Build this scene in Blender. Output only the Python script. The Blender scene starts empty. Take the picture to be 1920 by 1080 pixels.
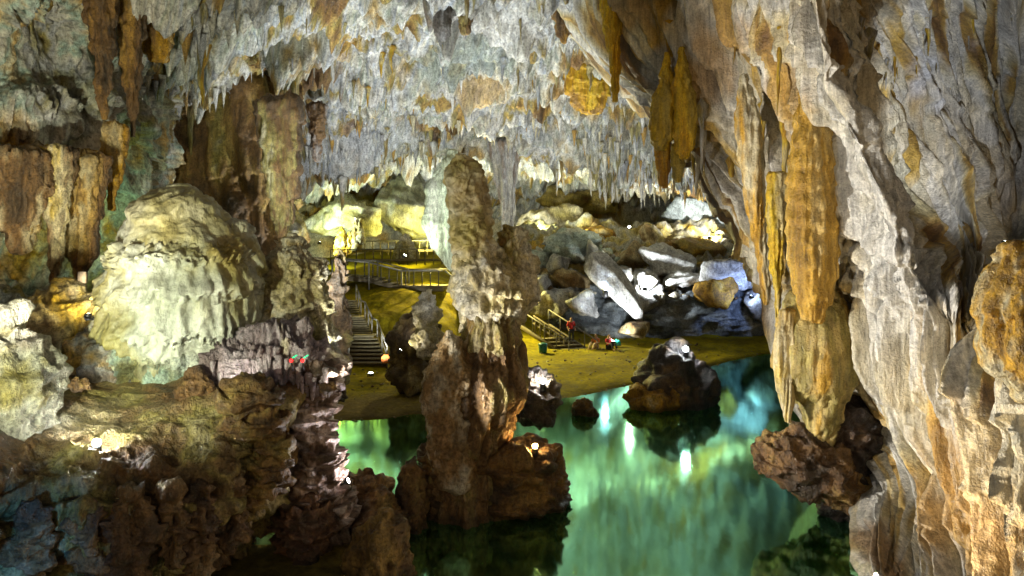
import bpy, bmesh, math, random
import numpy as np
from mathutils import Vector, Matrix

random.seed(7)
RNG = np.random.default_rng(7)
SC = bpy.context.scene
COL = SC.collection

# ------------------------------------------------------------------ camera
CAMH, FPX, HY = 8.0, 1371.0, 430.0          # metres above the pool, focal length in px, horizon row
cam_d = bpy.data.cameras.new('camera')
cam = bpy.data.objects.new('camera', cam_d); COL.objects.link(cam)
cam.location = (0, 0, CAMH); cam.rotation_euler = (math.radians(90), 0, 0)
cam_d.sensor_width = 36.0; cam_d.lens = 36.0 * FPX / 1920.0
cam_d.shift_y = -(540.0 - HY) / 1920.0
cam_d.clip_start = 0.1; cam_d.clip_end = 400
SC.camera = cam

# ------------------------------------------------------------------ world and exposure
W = bpy.data.worlds.new('World'); SC.world = W; W.use_nodes = True
wn = W.node_tree.nodes; wl = W.node_tree.links
bg = wn['Background']
sky = wn.new('ShaderNodeTexSky'); sky.sky_type = 'NISHITA'; sky.sun_disc = False
sky.sun_elevation = math.radians(12); sky.sun_rotation = math.radians(180)
wl.new(sky.outputs[0], bg.inputs[0]); bg.inputs[1].default_value = 0.028
SC.view_settings.view_transform = 'Standard'; SC.view_settings.look = 'None'
SC.view_settings.gamma = 1.0; SC.view_settings.exposure = 0.32
SC.view_settings.use_curve_mapping = False
SC.cycles.use_denoising = True; SC.cycles.use_adaptive_sampling = True; SC.cycles.adaptive_threshold = .02
SC.cycles.max_bounces = 5; SC.cycles.diffuse_bounces = 3; SC.cycles.glossy_bounces = 3
SC.cycles.sample_clamp_indirect = 6.0
SC.cycles.caustics_reflective = False; SC.cycles.caustics_refractive = False

# ------------------------------------------------------------------ helpers
def P(px, py, d):
    return np.array([(px - 960.0) / FPX * d, d, CAMH + (HY - py) / FPX * d])
def Q(px, z, d):
    return np.array([(px - 960.0) / FPX * d, d, z])

def tag(o, label=None, cat=None, group=None, kind=None):
    if label: o['label'] = label
    if cat: o['category'] = cat
    if group: o['group'] = group
    if kind: o['kind'] = kind
    return o
def empty(name, loc=(0, 0, 0)):
    o = bpy.data.objects.new(name, None); COL.objects.link(o); o.location = loc
    o.empty_display_size = 0.2
    return o

from concurrent.futures import ThreadPoolExecutor
_POOL = ThreadPoolExecutor(4)
_perm = RNG.permutation(256).astype(np.int32)
_perm = np.concatenate([_perm, _perm, _perm])
_gv = RNG.normal(size=(256, 3)); _gv /= np.linalg.norm(_gv, axis=1)[:, None]
_gx, _gy, _gz = [np.ascontiguousarray(_gv[:, k].astype(np.float32)) * 1.5 for k in range(3)]
def _gn(a):
    x, y, z, sd, out = a
    x = x + sd; y = y + sd; z = z + sd
    xf = np.floor(x); yf = np.floor(y); zf = np.floor(z)
    xi = xf.astype(np.int32) & 255; yi = yf.astype(np.int32) & 255; zi = zf.astype(np.int32) & 255
    x = x - xf; y = y - yf; z = z - zf
    u = x * x * x * (x * (x * 6 - 15) + 10); v = y * y * y * (y * (y * 6 - 15) + 10); w = z * z * z * (z * (z * 6 - 15) + 10)
    A = _perm[xi]; B = _perm[xi + 1]
    def edge(h0, yy, zz):
        g0 = h0[0]; g1 = h0[1]
        n0 = _gx[g0] * x + _gy[g0] * yy + _gz[g0] * zz
        n1 = _gx[g1] * (x - 1) + _gy[g1] * yy + _gz[g1] * zz
        return n0 + u * (n1 - n0)
    a0 = _perm[A + yi]; a1 = _perm[A + yi + 1]; b0 = _perm[B + yi]; b1 = _perm[B + yi + 1]
    z1 = z - 1; y1 = y - 1
    e00 = edge((_perm[a0 + zi], _perm[b0 + zi]), y, z); e10 = edge((_perm[a1 + zi], _perm[b1 + zi]), y1, z)
    e01 = edge((_perm[a0 + zi + 1], _perm[b0 + zi + 1]), y, z1); e11 = edge((_perm[a1 + zi + 1], _perm[b1 + zi + 1]), y1, z1)
    p = e00 + v * (e10 - e00); q = e01 + v * (e11 - e01)
    out[:] = p + w * (q - p)
def gn(p, seed=0):
    """gradient noise, about -1..1; p is (N,3)"""
    p = np.asarray(p, dtype=np.float32); n = len(p); out = np.empty(n, np.float32)
    sd = np.float32((seed * 17.31 + .37) % 256.)
    S = 16384
    jobs = [(p[i:i + S, 0], p[i:i + S, 1], p[i:i + S, 2], sd, out[i:i + S]) for i in range(0, n, S)]
    if len(jobs) > 1: list(_POOL.map(_gn, jobs))
    else: _gn(jobs[0])
    return out
def fbm(p, o=3, seed=0, gain=0.5):
    s = 0; a = 1.0; p = np.asarray(p, dtype=np.float32)
    for k in range(o):
        s = s + a * gn(p, seed + k); p = p * 2.03; a *= gain
    return s
def sst(a, b, x):
    t = np.clip((x - a) / (b - a), 0, 1); return t * t * (3 - 2 * t)

def terraces(q, period, fing=0.35, fk=3.0, warp=1.0, seed=0, sharp=0.9):
    """overhanging drip tiers: swells downwards, then breaks off along a fringe of fingers"""
    w = gn(q * np.array([0.35, 0.35, 0.22]) / max(period, .3) * 0.9, seed + 1) * warp
    fg = np.abs(gn(q * np.array([fk, fk, 0.25]), seed + 2)) ** 0.8 * fing
    fg2 = np.abs(gn(q * np.array([fk * 2.7, fk * 2.7, 0.4]), seed + 3)) * fing * 0.5
    t = -q[:, 2] / period + w + fg + fg2
    f = t - np.floor(t)
    return f ** 1.4 * (1 - sst(sharp, 1.0, f))

def flow(q, big=.5, bigk=.45, mid=.16, midk=1.5, ter=.3, period=1.6, fine=.05, finek=3.5,
         zs=.16, fing=.35, fk=3., warp=1., seed=0, rough=.03):
    """flowstone relief in metres for points q (x, y, z or u, 0, v)"""
    s2 = np.array([1, 1, min(1, zs * 3)])
    wq = q + np.stack([gn(q * .5 * s2, seed + 11), gn(q * .5 * s2, seed + 12), 0 * q[:, 0]], 1) * .35
    s = np.array([1, 1, zs])
    d = 0
    if big: d = d + big * (np.abs(gn(wq * s * bigk, seed + 5)) * 2 - .6)
    if mid: d = d + mid * (np.abs(gn(wq * s * midk, seed + 6)) * 2 - .6)
    if fine: d = d + fine * (np.abs(gn(q * s * finek, seed + 7)) * 2 - .6)
    if ter: d = d + ter * terraces(q, period, fing, fk, warp, seed + 20)
    if rough: d = d + rough * fbm(q * 4.0, 3, seed + 30)
    return d
def rocky(q, a=.5, k=.5, strata=.12, period=.7, rough=.05, seed=0):
    d = a * fbm(q * k, 4, seed + 1, .5)
    d = d - .5 * a * np.abs(gn(q * k * 2.1, seed + 9)) * 2
    if strata:
        t = q[:, 2] / period + .9 * gn(q * .6, seed + 3) + .25 * q[:, 0] / period * .5
        f = t - np.floor(t); d = d + strata * (f * (1 - sst(.85, 1, f)) * 1.6)
    if rough: d = d + rough * fbm(q * 5, 3, seed + 5)
    return d

def pal(q, stops, k=.5, zs=.35, seed=0, o=4, var=.22):
    """albedo from a ramp of mineral colours driven by streaky noise"""
    n = fbm(q * np.array([k, k, k * zs]), o, seed + 40, .62)
    r = np.argsort(np.argsort(n, kind='stable')) / max(1, len(n) - 1)
    r = .6 * r + .4 * np.clip(.5 + .45 * n, 0, 1)
    xs = np.array([s[0] for s in stops]); cs = np.array([s[1] for s in stops])
    c = np.stack([np.interp(r, xs, cs[:, j]) for j in range(3)], 1)
    v = 1 + var * fbm(q * np.array([2.4, 2.4, 1.2]), 3, seed + 50)
    lu = c.mean(1, keepdims=True); c = np.maximum(lu + 1.22 * (c - lu), .004)
    return np.clip(c * v[:, None], .008, .85)
def stain_and_light(c, q, spots, seed=0):
    """colour patches, mineral stains and painted light: (centre, radius xyz, colour, strength)"""
    for k, (ctr, rad, colr, st) in enumerate(spots):
        rad = np.array(rad if hasattr(rad, '__len__') else (rad,) * 3, dtype=float)
        e = np.linalg.norm((q - np.array(ctr)) / rad, axis=1)
        e = e + .45 * fbm(q * np.array([1.1, 1.1, .45]), 3, seed + 60 + k)
        w = (st * (1 - sst(.55, 1.1, e)))[:, None]
        v = 1 + .25 * fbm(q * np.array([3, 3, .8]), 2, seed + 80 + k)
        c = c * (1 - w) + w * np.array(colr) * v[:, None]
    return np.clip(c, .008, .85)

def grid_normals(V, wrap):
    if wrap:
        du = np.roll(V, -1, 1) - np.roll(V, 1, 1)
    else:
        du = np.gradient(V, axis=1)
    dv = np.gradient(V, axis=0)
    n = np.cross(du, dv); l = np.linalg.norm(n, axis=2, keepdims=True)
    return n / np.maximum(l, 1e-9)
def mesh_obj(name, V, faces, mat, parent=None, rgb=None, smooth=True):
    me = bpy.data.meshes.new(name)
    V = np.asarray(V, dtype=np.float32); faces = np.asarray(faces, dtype=np.int32)
    k = faces.shape[1]
    me.vertices.add(len(V)); me.vertices.foreach_set('co', V.ravel())
    me.loops.add(faces.size); me.loops.foreach_set('vertex_index', faces.ravel())
    me.polygons.add(len(faces))
    me.polygons.foreach_set('loop_start', np.arange(0, faces.size, k, dtype=np.int32))
    me.polygons.foreach_set('loop_total', np.full(len(faces), k, dtype=np.int32))
    me.update(calc_edges=True)
    if smooth: me.polygons.foreach_set('use_smooth', np.ones(len(me.polygons), dtype=bool))
    if rgb is not None:
        at = me.color_attributes.new('mineral', 'FLOAT_COLOR', 'POINT')
        c4 = np.ones((len(V), 4), dtype=np.float32); c4[:, :3] = rgb
        at.data.foreach_set('color', c4.ravel())
    if mat: me.materials.append(mat)
    o = bpy.data.objects.new(name, me); COL.objects.link(o)
    if parent is not None:
        o.parent = parent; o.matrix_parent_inverse = Matrix.Translation(-parent.location)
    return o
def grid_faces(R, C, wrap, flip=False):
    i = np.arange(R - 1)[:, None]; j = np.arange(C if wrap else C - 1)[None, :]
    a = i * C + j; b = i * C + (j + 1) % C
    f = np.stack([a, b, b + C, a + C], -1).reshape(-1, 4)
    return f[:, ::-1] if flip else f

def crom(A, n):
    """Catmull-Rom resampling along axis 0"""
    A = np.asarray(A, float); m = len(A)
    t = np.linspace(0, m - 1, n); i = np.clip(np.floor(t).astype(int), 0, m - 2); f = t - i
    E = np.concatenate([2 * A[:1] - A[1:2], A, 2 * A[-1:] - A[-2:-1]])
    sh = (n,) + (1,) * (A.ndim - 1); f = f.reshape(sh)
    p0, p1, p2, p3 = E[i], E[i + 1], E[i + 2], E[i + 3]
    return .5 * (2 * p1 + (p2 - p0) * f + (2 * p0 - 5 * p1 + 4 * p2 - p3) * f ** 2 + (3 * p1 - p0 - 3 * p2 + p3) * f ** 3)

def loft(name, grid, R, C, mat, disp, colour, towards=(0, 0, 8), uv=False, parent=None):
    G = np.array(grid, float)
    V = crom(G, R); V = np.swapaxes(crom(np.swapaxes(V, 0, 1), C), 0, 1)
    N = grid_normals(V, False)
    tw = np.array(towards, float) - V
    flip = (N * tw).sum(2).mean() < 0
    if flip: N = -N
    p = V.reshape(-1, 3)
    if uv:
        du = np.linalg.norm(np.diff(V, axis=1), axis=2).mean(0); U = np.concatenate([[0], np.cumsum(du)])
        dv = np.linalg.norm(np.diff(V, axis=0), axis=2).mean(1); Vv = np.concatenate([[0], np.cumsum(dv)])
        UU, VV = np.meshgrid(U, -Vv); q = np.stack([UU.ravel(), 0 * UU.ravel(), VV.ravel()], 1)
    else: q = p
    D = disp(q)
    D = D if D.ndim == 2 else D[:, None] * N.reshape(-1, 3)
    pv = p + D
    o = mesh_obj(name, pv, grid_faces(R, C, False, flip), mat, parent, colour(q if uv else pv, pv))
    return o, pv.reshape(R, C, 3)

def formation(name, prof, d, disp, colour, mat, flat=1.0, rings=120, segs=120, parent=None, lean=0., seed=0, cap=.45):
    """a closed body of revolution-like rock through the left and right outline (row, left, right) at distance d"""
    A = np.array(prof, float)
    y0, y1 = A[0, 0], A[-1, 0]
    # even spacing along the outline, plus round closing at both ends
    n = rings
    py = np.linspace(y0, y1, n)
    xl = np.interp(py, A[:, 0], A[:, 1]); xr = np.interp(py, A[:, 0], A[:, 2])
    ker = np.ones(max(1, n // 24)); ker /= ker.sum()
    def sm(a):
        pad = len(ker) // 2
        return np.convolve(np.pad(a, (pad, len(ker) - 1 - pad), mode='edge'), ker, 'valid')
    xl, xr = sm(xl), sm(xr)
    cx = ((xl + xr) / 2 - 960) / FPX * d; r = np.maximum((xr - xl) / 2, 1.0) / FPX * d
    z = CAMH + (HY - py) / FPX * d
    k = 6
    s = np.sin(np.linspace(0, math.pi / 2, k + 1))[:-1]; s[0] = .02
    top_r = r[0] * s; top_z = z[0] + r[0] * cap * np.sqrt(np.maximum(0, 1 - s ** 2))
    bot_r = (r[-1] * s)[::-1]; bot_z = (z[-1] - r[-1] * min(cap, .45) * np.sqrt(np.maximum(0, 1 - s ** 2)))[::-1]
    r = np.concatenate([top_r, r, bot_r]); z = np.concatenate([top_z, z, bot_z])
    cx = np.concatenate([np.full(k, cx[0]), cx, np.full(k, cx[-1])])
    th = np.linspace(0, 2 * math.pi, segs, endpoint=False)
    cy = d + lean * (z - z.mean())
    V = np.stack([cx[:, None] + r[:, None] * np.cos(th), cy[:, None] + flat * r[:, None] * np.sin(th), np.repeat(z[:, None], segs, 1)], 2)
    N = grid_normals(V, True)
    rad = V - np.stack([cx, cy, z], 1)[:, None, :]
    flip = (N * rad).sum(2).mean() < 0
    if flip: N = -N
    p = V.reshape(-1, 3)
    D = disp(p + seed * 13.7)
    lim = np.repeat(np.minimum(1, r / (.35 * r.max() + 1e-6))[:, None], segs, 1).reshape(-1)
    pv = p + (D * lim)[:, None] * N.reshape(-1, 3)
    rgb = colour(pv + seed * 13.7, pv)
    if pv[:, 2].min() < .3:                                   # silt and wet line left by the changing pool level
        w = 1 - sst(.12, .34, pv[:, 2] + .08 * gn(pv * 1.3, 4)); rgb = rgb * (1 - .55 * w[:, None])
    return mesh_obj(name, pv, grid_faces(len(r), segs, True, flip), mat, parent, rgb)

# ------------------------------------------------------------------ materials
def rock_mat(name, rough=.62, bump=.5, scale=7., spec=.35, cont=.5, zmap=.3, pore=.9):
    m = bpy.data.materials.new(name); m.use_nodes = True
    n, l = m.node_tree.nodes, m.node_tree.links
    b = n['Principled BSDF']
    at = n.new('ShaderNodeAttribute'); at.attribute_name = 'mineral'
    tc = n.new('ShaderNodeTexCoord')
    n1 = n.new('ShaderNodeTexNoise'); n1.inputs['Scale'].default_value = scale; n1.inputs['Detail'].default_value = 4
    n1.inputs['Roughness'].default_value = .65
    mp = n.new('ShaderNodeMapping'); mp.inputs['Scale'].default_value = (1, 1, zmap)
    l.new(tc.outputs['Object'], mp.inputs[0]); l.new(mp.outputs[0], n1.inputs['Vector'])
    n2 = n.new('ShaderNodeTexNoise'); n2.inputs['Scale'].default_value = scale * 1.9; n2.inputs['Detail'].default_value = 3
    n2.inputs['Roughness'].default_value = .7; l.new(tc.outputs['Object'], n2.inputs['Vector'])
    def mrange(src, a, b_, lo, hi):
        mr = n.new('ShaderNodeMapRange')
        for k_, v_ in zip((1, 2, 3, 4), (a, b_, lo, hi)): mr.inputs[k_].default_value = v_
        l.new(src, mr.inputs[0]); return mr.outputs[0]
    def math_(op, x, y):
        m_ = n.new('ShaderNodeMath'); m_.operation = op; l.new(x, m_.inputs[0])
        if isinstance(y, (int, float)): m_.inputs[1].default_value = y
        else: l.new(y, m_.inputs[1])
        return m_.outputs[0]
    f1 = mrange(n1.outputs[0], .3, .68, 1 - cont, 1 + cont * .75)      # streaks
    f2 = mrange(n2.outputs[0], .36, .56, 1 - cont * pore, 1.06)           # pores and crust
    mx = n.new('ShaderNodeVectorMath'); mx.operation = 'SCALE'
    l.new(at.outputs['Color'], mx.inputs[0]); l.new(math_('MULTIPLY', f1, f2), mx.inputs['Scale'])
    l.new(mx.outputs[0], b.inputs['Base Color'])
    bp = n.new('ShaderNodeBump'); bp.inputs['Strength'].default_value = bump; bp.inputs['Distance'].default_value = .11
    l.new(math_('ADD', n1.outputs[0], n2.outputs[0]), bp.inputs['Height']); l.new(bp.outputs[0], b.inputs['Normal'])
    l.new(mrange(n1.outputs[0], .35, .65, rough - .18, rough + .15), b.inputs['Roughness'])
    b.inputs['Specular IOR Level'].default_value = spec
    return m
M_ROCK = rock_mat('limestone', .6, .8, 5.)
M_FINE = rock_mat('flowstone', .52, .75, 9., .45)
M_WALL = rock_mat('draped_flowstone', .52, .6, 8., .45, .48, .09, .55)
M_DOME = rock_mat('smooth_flowstone', .5, .5, 4., .45, .3, .3, .6)
M_DARK = rock_mat('wet_rock', .5, .85, 7., .4)
M_SAND = rock_mat('sand', .85, .4, 3., .1, .3)

def plain_mat(name, rgb, rough=.6, metal=0., emit=None, var=.25, scale=9.):
    m = bpy.data.materials.new(name); m.use_nodes = True
    n, l = m.node_tree.nodes, m.node_tree.links; b = n['Principled BSDF']
    t = n.new('ShaderNodeTexNoise'); t.inputs['Scale'].default_value = scale; t.inputs['Detail'].default_value = 4
    tc = n.new('ShaderNodeTexCoord'); l.new(tc.outputs['Object'], t.inputs['Vector'])
    cr = n.new('ShaderNodeValToRGB')
    cr.color_ramp.elements[0].position = .3; cr.color_ramp.elements[1].position = .7
    cr.color_ramp.elements[0].color = (*[c * (1 - var) for c in rgb], 1)
    cr.color_ramp.elements[1].color = (*[min(1, c * (1 + var)) for c in rgb], 1)
    l.new(t.outputs[0], cr.inputs[0]); l.new(cr.outputs[0], b.inputs['Base Color'])
    b.inputs['Roughness'].default_value = rough; b.inputs['Metallic'].default_value = metal
    if emit:
        b.inputs['Emission Color'].default_value = (*emit[:3], 1); b.inputs['Emission Strength'].default_value = emit[3]; m.cycles.emission_sampling = 'NONE'
    return m
M_WOOD = plain_mat('timber', (.13, .105, .06), .8)
M_WOODL = plain_mat('pale_timber', (.21, .18, .1), .8)
M_METAL = plain_mat('dark_metal', (.05, .05, .055), .45, .6)
M_STEEL = plain_mat('grey_rail', (.17, .16, .13), .55, .2)

def water_mat():
    m = bpy.data.materials.new('pool_water'); m.use_nodes = True
    n, l = m.node_tree.nodes, m.node_tree.links; n.clear()
    out = n.new('ShaderNodeOutputMaterial')
    df = n.new('ShaderNodeBsdfDiffuse'); at = n.new('ShaderNodeAttribute'); at.attribute_name = 'mineral'; l.new(at.outputs['Color'], df.inputs[0])
    gl = n.new('ShaderNodeBsdfGlossy'); gl.inputs[0].default_value = (.4, .95, .6, 1); gl.inputs['Roughness'].default_value = .075
    mx = n.new('ShaderNodeMixShader'); lw = n.new('ShaderNodeLayerWeight'); lw.inputs[0].default_value = .5
    mr = n.new('ShaderNodeMapRange'); mr.inputs[3].default_value = .68; mr.inputs[4].default_value = .97
    l.new(lw.outputs['Facing'], mr.inputs[0]); l.new(mr.outputs[0], mx.inputs[0])
    tc = n.new('ShaderNodeTexCoord'); mp = n.new('ShaderNodeMapping'); mp.inputs['Scale'].default_value = (1, .5, 1)
    t = n.new('ShaderNodeTexNoise'); t.inputs['Scale'].default_value = 2.2; t.inputs['Detail'].default_value = 3
    l.new(tc.outputs['Object'], mp.inputs[0]); l.new(mp.outputs[0], t.inputs['Vector'])
    bp = n.new('ShaderNodeBump'); bp.inputs['Strength'].default_value = .12; bp.inputs['Distance'].default_value = .02
    l.new(t.outputs[0], bp.inputs['Height']); l.new(bp.outputs[0], gl.inputs['Normal'])
    l.new(df.outputs[0], mx.inputs[1]); l.new(gl.outputs[0], mx.inputs[2]); l.new(mx.outputs[0], out.inputs[0])
    return m

# mineral colours (albedo)
WHITE = (.62, .6, .55); PALE = (.5, .47, .38); CREAM = (.5, .44, .29); GREY = (.34, .34, .34); BLUEG = (.33, .36, .4)
OCHRE = (.44, .26, .055); YEL = (.5, .36, .07); OLIVE = (.27, .23, .09); BROWN = (.17, .1, .045); DARK = (.06, .045, .03)
RUST = (.33, .14, .035); TEALG = (.33, .42, .36); LILAC = (.4, .34, .38)
S_CEIL = [(0, DARK), (.1, BROWN), (.18, (.36, .25, .1)), (.26, OLIVE), (.34, GREY), (.44, WHITE), (.54, BLUEG), (.62, PALE), (.7, (.27, .3, .25)), (.78, WHITE), (.86, (.45, .42, .33)), (.94, (.36, .26, .12)), (1, BROWN)]
S_WALL = [(0, DARK), (.08, BROWN), (.15, (.4, .27, .1)), (.24, CREAM), (.36, WHITE), (.5, (.42, .4, .36)), (.6, (.6, .56, .48)), (.72, (.52, .46, .34)), (.82, PALE), (.9, (.42, .29, .1)), (1, BROWN)]
S_DOME = [(0, OLIVE), (.35, (.4, .38, .24)), (.7, (.42, .42, .33)), (1, (.52, .52, .46))]
S_BROWN = [(0, DARK), (.3, BROWN), (.6, (.24, .15, .07)), (.85, OLIVE), (1, CREAM)]
S_COL = [(0, BROWN), (.25, OLIVE), (.55, CREAM), (.8, PALE), (1, GREY)]
S_GREY = [(0, (.08, .085, .09)), (.4, (.2, .21, .22)), (.75, GREY), (1, PALE)]
S_GOLD = [(0, BROWN), (.25, OCHRE), (.6, YEL), (1, CREAM)]
S_LEFT = [(0, BROWN), (.18, OLIVE), (.36, GREY), (.55, PALE), (.7, TEALG), (.82, CREAM), (.93, OCHRE), (1, BROWN)]
S_SAND = [(0, (.15, .12, .02)), (.5, (.25, .21, .03)), (1, (.33, .28, .05))]

# ================================================================== the large structure
# pool
def water_sheet():
    xs = np.linspace(-70, 70, 141); ys = np.linspace(-12, 60, 145); X, Y = np.meshgrid(xs, ys)
    px = 960 + X / np.maximum(Y, 1) * FPX
    edge = np.interp(px, [100, 620, 800, 980, 1170, 1300, 1430, 1650], [28.5, 30, 31.4, 33, 36.8, 41, 46.5, 60])
    w = np.exp(-np.clip(edge - Y + .5 * gn(np.stack([X.ravel(), Y.ravel(), 0 * X.ravel()], 1) * .5, 2).reshape(X.shape), 0, 99) / 1.3)[..., None]
    rgb = (1 - w) * np.array((.02, .085, .012)) + w * np.array((.2, .2, .015))     # turbid green, sandy yellow in the shallows
    return mesh_obj('water', np.stack([X, Y, 0 * X], 2).reshape(-1, 3), grid_faces(145, 141, False), water_mat(), None, rgb.reshape(-1, 3))
wo = water_sheet()
tag(wo, kind='structure')

# sandy floor that rises from the pool to the terrace
fl = []
FLOOR = {
 100: [(22, -1.6), (28.5, -.1), (34, .3), (39, .6), (46, 3), (53, 4.6), (64, 4.9), (84, 6)],
 620: [(26, -1.6), (30, -.06), (34, .25), (39, .6), (46, 2.8), (52, 4.3), (64, 4.8), (84, 6)],
 800: [(28, -1.6), (31.4, -.06), (36, .25), (41, .6), (46, 2.6), (52, 4.3), (64, 4.8), (84, 6)],
 980: [(29, -1.6), (33, -.06), (38, .25), (45, .4), (49, .6), (55, 2.4), (64, 5), (84, 6)],
 1170: [(33, -1.6), (36.8, -.06), (41, .2), (46, .35), (50, .5), (57, .8), (66, 5), (84, 7)],
 1300: [(36, -1.6), (41, -.06), (44, .15), (46.5, .3), (50, .5), (57, .8), (66, 5), (84, 7)],
 1430: [(41, -1.6), (46.5, -.06), (47, .05), (47.5, .1), (50, .5), (57, .8), (66, 5), (84, 7)],
 1650: [(43, -1.6), (47, -.8), (48, -.6), (48.5, -.3), (50, .5), (57, .8), (66, 5), (84, 7)],
}
for r in range(8): fl.append([Q(px, FLOOR[px][r][1], FLOOR[px][r][0]) for px in FLOOR])
def d_floor(q):
    s = sst(.5, 2.5, q[:, 2])
    return (.05 + .3 * s) * fbm(q * .35, 3, 3) + .035 * fbm(q * 1.6, 3, 5)
floor, _ = loft('ground', fl, 170, 190, M_SAND, d_floor,
                lambda q, p: stain_and_light(pal(p, S_SAND, .25, 1, 4), p, [(Q(720, .2, 32.5), (3.2, 2.6, 2), (.2, .15, .06), .8), (Q(640, .2, 32), (2, 1.6, 2), (.18, .13, .05), .8)]) * (1 - .5 * (1 - sst(.02, .13, p[:, 2] + .05 * gn(p * .8, 3))))[:, None], (0, 30, 60))
tag(floor, kind='structure')
# shallow sandbank under the left cliff
sb = [[Q(px, z, d) for px in (330, 480, 600, 700, 760)] for d, z in ((14.0, -.5), (15.5, .02), (17.2, .06), (18.6, .0), (20, -.6))]
o, _ = loft('sandbank', sb, 60, 80, M_SAND, lambda q: .06 * fbm(q * .7, 3, 8), lambda q, p: pal(p, [(0, (.1, .08, .03)), (1, (.24, .19, .07))], .4, 1, 9), (0, 15, 40))
tag(o, kind='structure')

# cave ceiling with its hanging step in front of the far chamber
cols = [-300, 0, 150, 300, 480, 620, 760, 960, 1100, 1240, 1400, 1700, 2200]
lip = [4, 6, 6.8, 7.6, 9.4, 11.4, 13.2, 13.6, 12.4, 11.2, 9.5, 7, 5]
rows = [(5, 17.8), (14, 17.8), (24, 17.6), (30, 17.4), (35, 16.9), (40, 16.6), (45, 15.9), (48, 15.0), (50, None), (52, None), (55, 15.2), (64, 16.5), (76, 16), (84, 12)]
LOW = {24: {150: 16, 300: 15.6, 480: 17.2}, 30: {150: 14, 300: 13.6, 480: 16.2, 620: 17.2}, 35: {150: 12.5, 300: 12.4, 480: 14.8, 620: 16.6}, 40: {150: 14, 300: 14.2, 480: 15.0}}
cg = []
for d, z in rows:
    r = []
    for c, lp in zip(cols, lip):
        zz = z
        if z is None: zz = lp if d == 52 else lp + 2.2
        if d >= 55: zz = lp + {55: .6, 64: .2, 76: -1.5, 84: -3.5}[d]
        zz = LOW.get(d, {}).get(c, zz)
        r.append(Q(c, zz, d))
    cg.append(r)
def d_ceil(q):
    # tilted bedding slabs that break off in steps, with drip fringes on the breaks
    t = (q[:, 1] * .17 - q[:, 0] * .09) + 1.0 * fbm(q * np.array([.07, .1, .1]), 3, 2)
    f = t - np.floor(t); slab = f * (1 - sst(.88, 1, f))
    t2 = (q[:, 1] * .42 - q[:, 0] * .25) + 1.2 * fbm(q * np.array([.16, .2, .2]), 3, 21)
    f2 = t2 - np.floor(t2); slab2 = f2 * (1 - sst(.85, 1, f2))
    d = 2.1 * slab + .95 * slab2 + 1.0 * fbm(q * .12, 3, 4) - .6
    d = d + .62 * np.abs(fbm(q * np.array([.75, .75, .3]), 3, 6)) + .38 * np.abs(gn(q * np.array([2.2, 2.2, .35]), 9)) + .16 * fbm(q * 3.2, 3, 14)
    drip = np.maximum(0, gn(q * np.array([1.3, 1.3, .2]), 31) - .25)
    d = d + 1.5 * drip + 2.0 * np.maximum(0, gn(q * np.array([.55, .55, .1]), 35) - .22) + .8 * np.maximum(0, gn(q * np.array([2.6, 2.6, .3]), 37) - .2) - 1.6
    d = d + 1.5 * np.exp(-((q[:, 1] - 50.5) / 3.2) ** 2) * fbm(q * np.array([.22, 0, 0]), 3, 41)
    return np.stack([.25 * gn(q * .8, 33), -.3 * d, -d], 1)
CEIL_ST = [(P(610, 90, 37), (2.2, 2, 2), OCHRE, .5), (P(760, 125, 40), (1.6, 1.5, 2), (.42, .27, .08), .6), (P(860, 110, 40), (3.5, 3, 3), (.24, .28, .24), .7),
           (P(900, 170, 44), (1.6, 1.2, 2), OCHRE, .6), (P(590, 120, 40), (1.4, 2, 2), BROWN, .8), (P(830, 20, 32), (2.4, 3, 3), (.12, .11, .1), .75),
           (P(700, 250, 50), (4.6, 3, 2), (.37, .38, .4), .6), (P(620, 300, 50), (3.6, 3, 3), (.39, .4, .42), .6), (P(960, 230, 50), (4, 3, 2), (.27, .28, .29), .7),
           (P(1110, 180, 46), (1.2, 1.6, 1.4), OCHRE, .7), (P(470, 210, 44), (2.5, 3, 3), (.22, .16, .07), .7), (P(400, 90, 36), (2, 3, 3), PALE, .6),
           (P(1150, 260, 50), (4.2, 3, 2.5), (.3, .3, .25), .7), (P(930, 50, 34), (2.6, 3, 3), WHITE, .6), (P(380, 160, 40), (2, 3, 3), BROWN, .7)]
ceil, CEILV = loft('cave_ceiling', cg, 480, 530, M_ROCK, d_ceil, lambda q, p: stain_and_light(pal(p, S_CEIL, .32, .8, 2, 5), p, CEIL_ST, 3), (0, 40, -40))
tag(ceil, kind='structure')

# far wall of the inner chamber
bw = []
for py, dd in ((120, 74), (250, 76), (330, 78), (420, 79), (470, 78), (520, 77)):
    bw.append([P(px, py, dd + off) for px, off in ((150, -16), (400, -8), (600, -4), (760, 2), (900, 4), (1040, 0), (1180, -6), (1320, -10), (1480, -12), (1750, -18))])
bwall, _ = loft('cave_wall_far', bw, 130, 220, M_ROCK,
    lambda q: flow(q, 2.2, .16, .6, .5, .5, 3.2, .15, 1.2, .5, .3, 1., 1.2, 5, .12) + 1.2 * fbm(q * .15, 3, 8),
    lambda q, p: stain_and_light(pal(p, [(0, OLIVE), (.3, GREY), (.6, PALE), (.8, CREAM), (1, OCHRE)], .2, .8, 6), p,
        [(P(1090, 370, 76), (6, 6, 3), OCHRE, .8), (P(1320, 410, 68), (5, 6, 3), (.3, .34, .38), .9), (P(760, 380, 78), (6, 8, 4), (.2, .22, .16), .8), (P(650, 400, 72), (4, 6, 3), (.5, .52, .36), .9)]))
tag(bwall, kind='structure')

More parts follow.
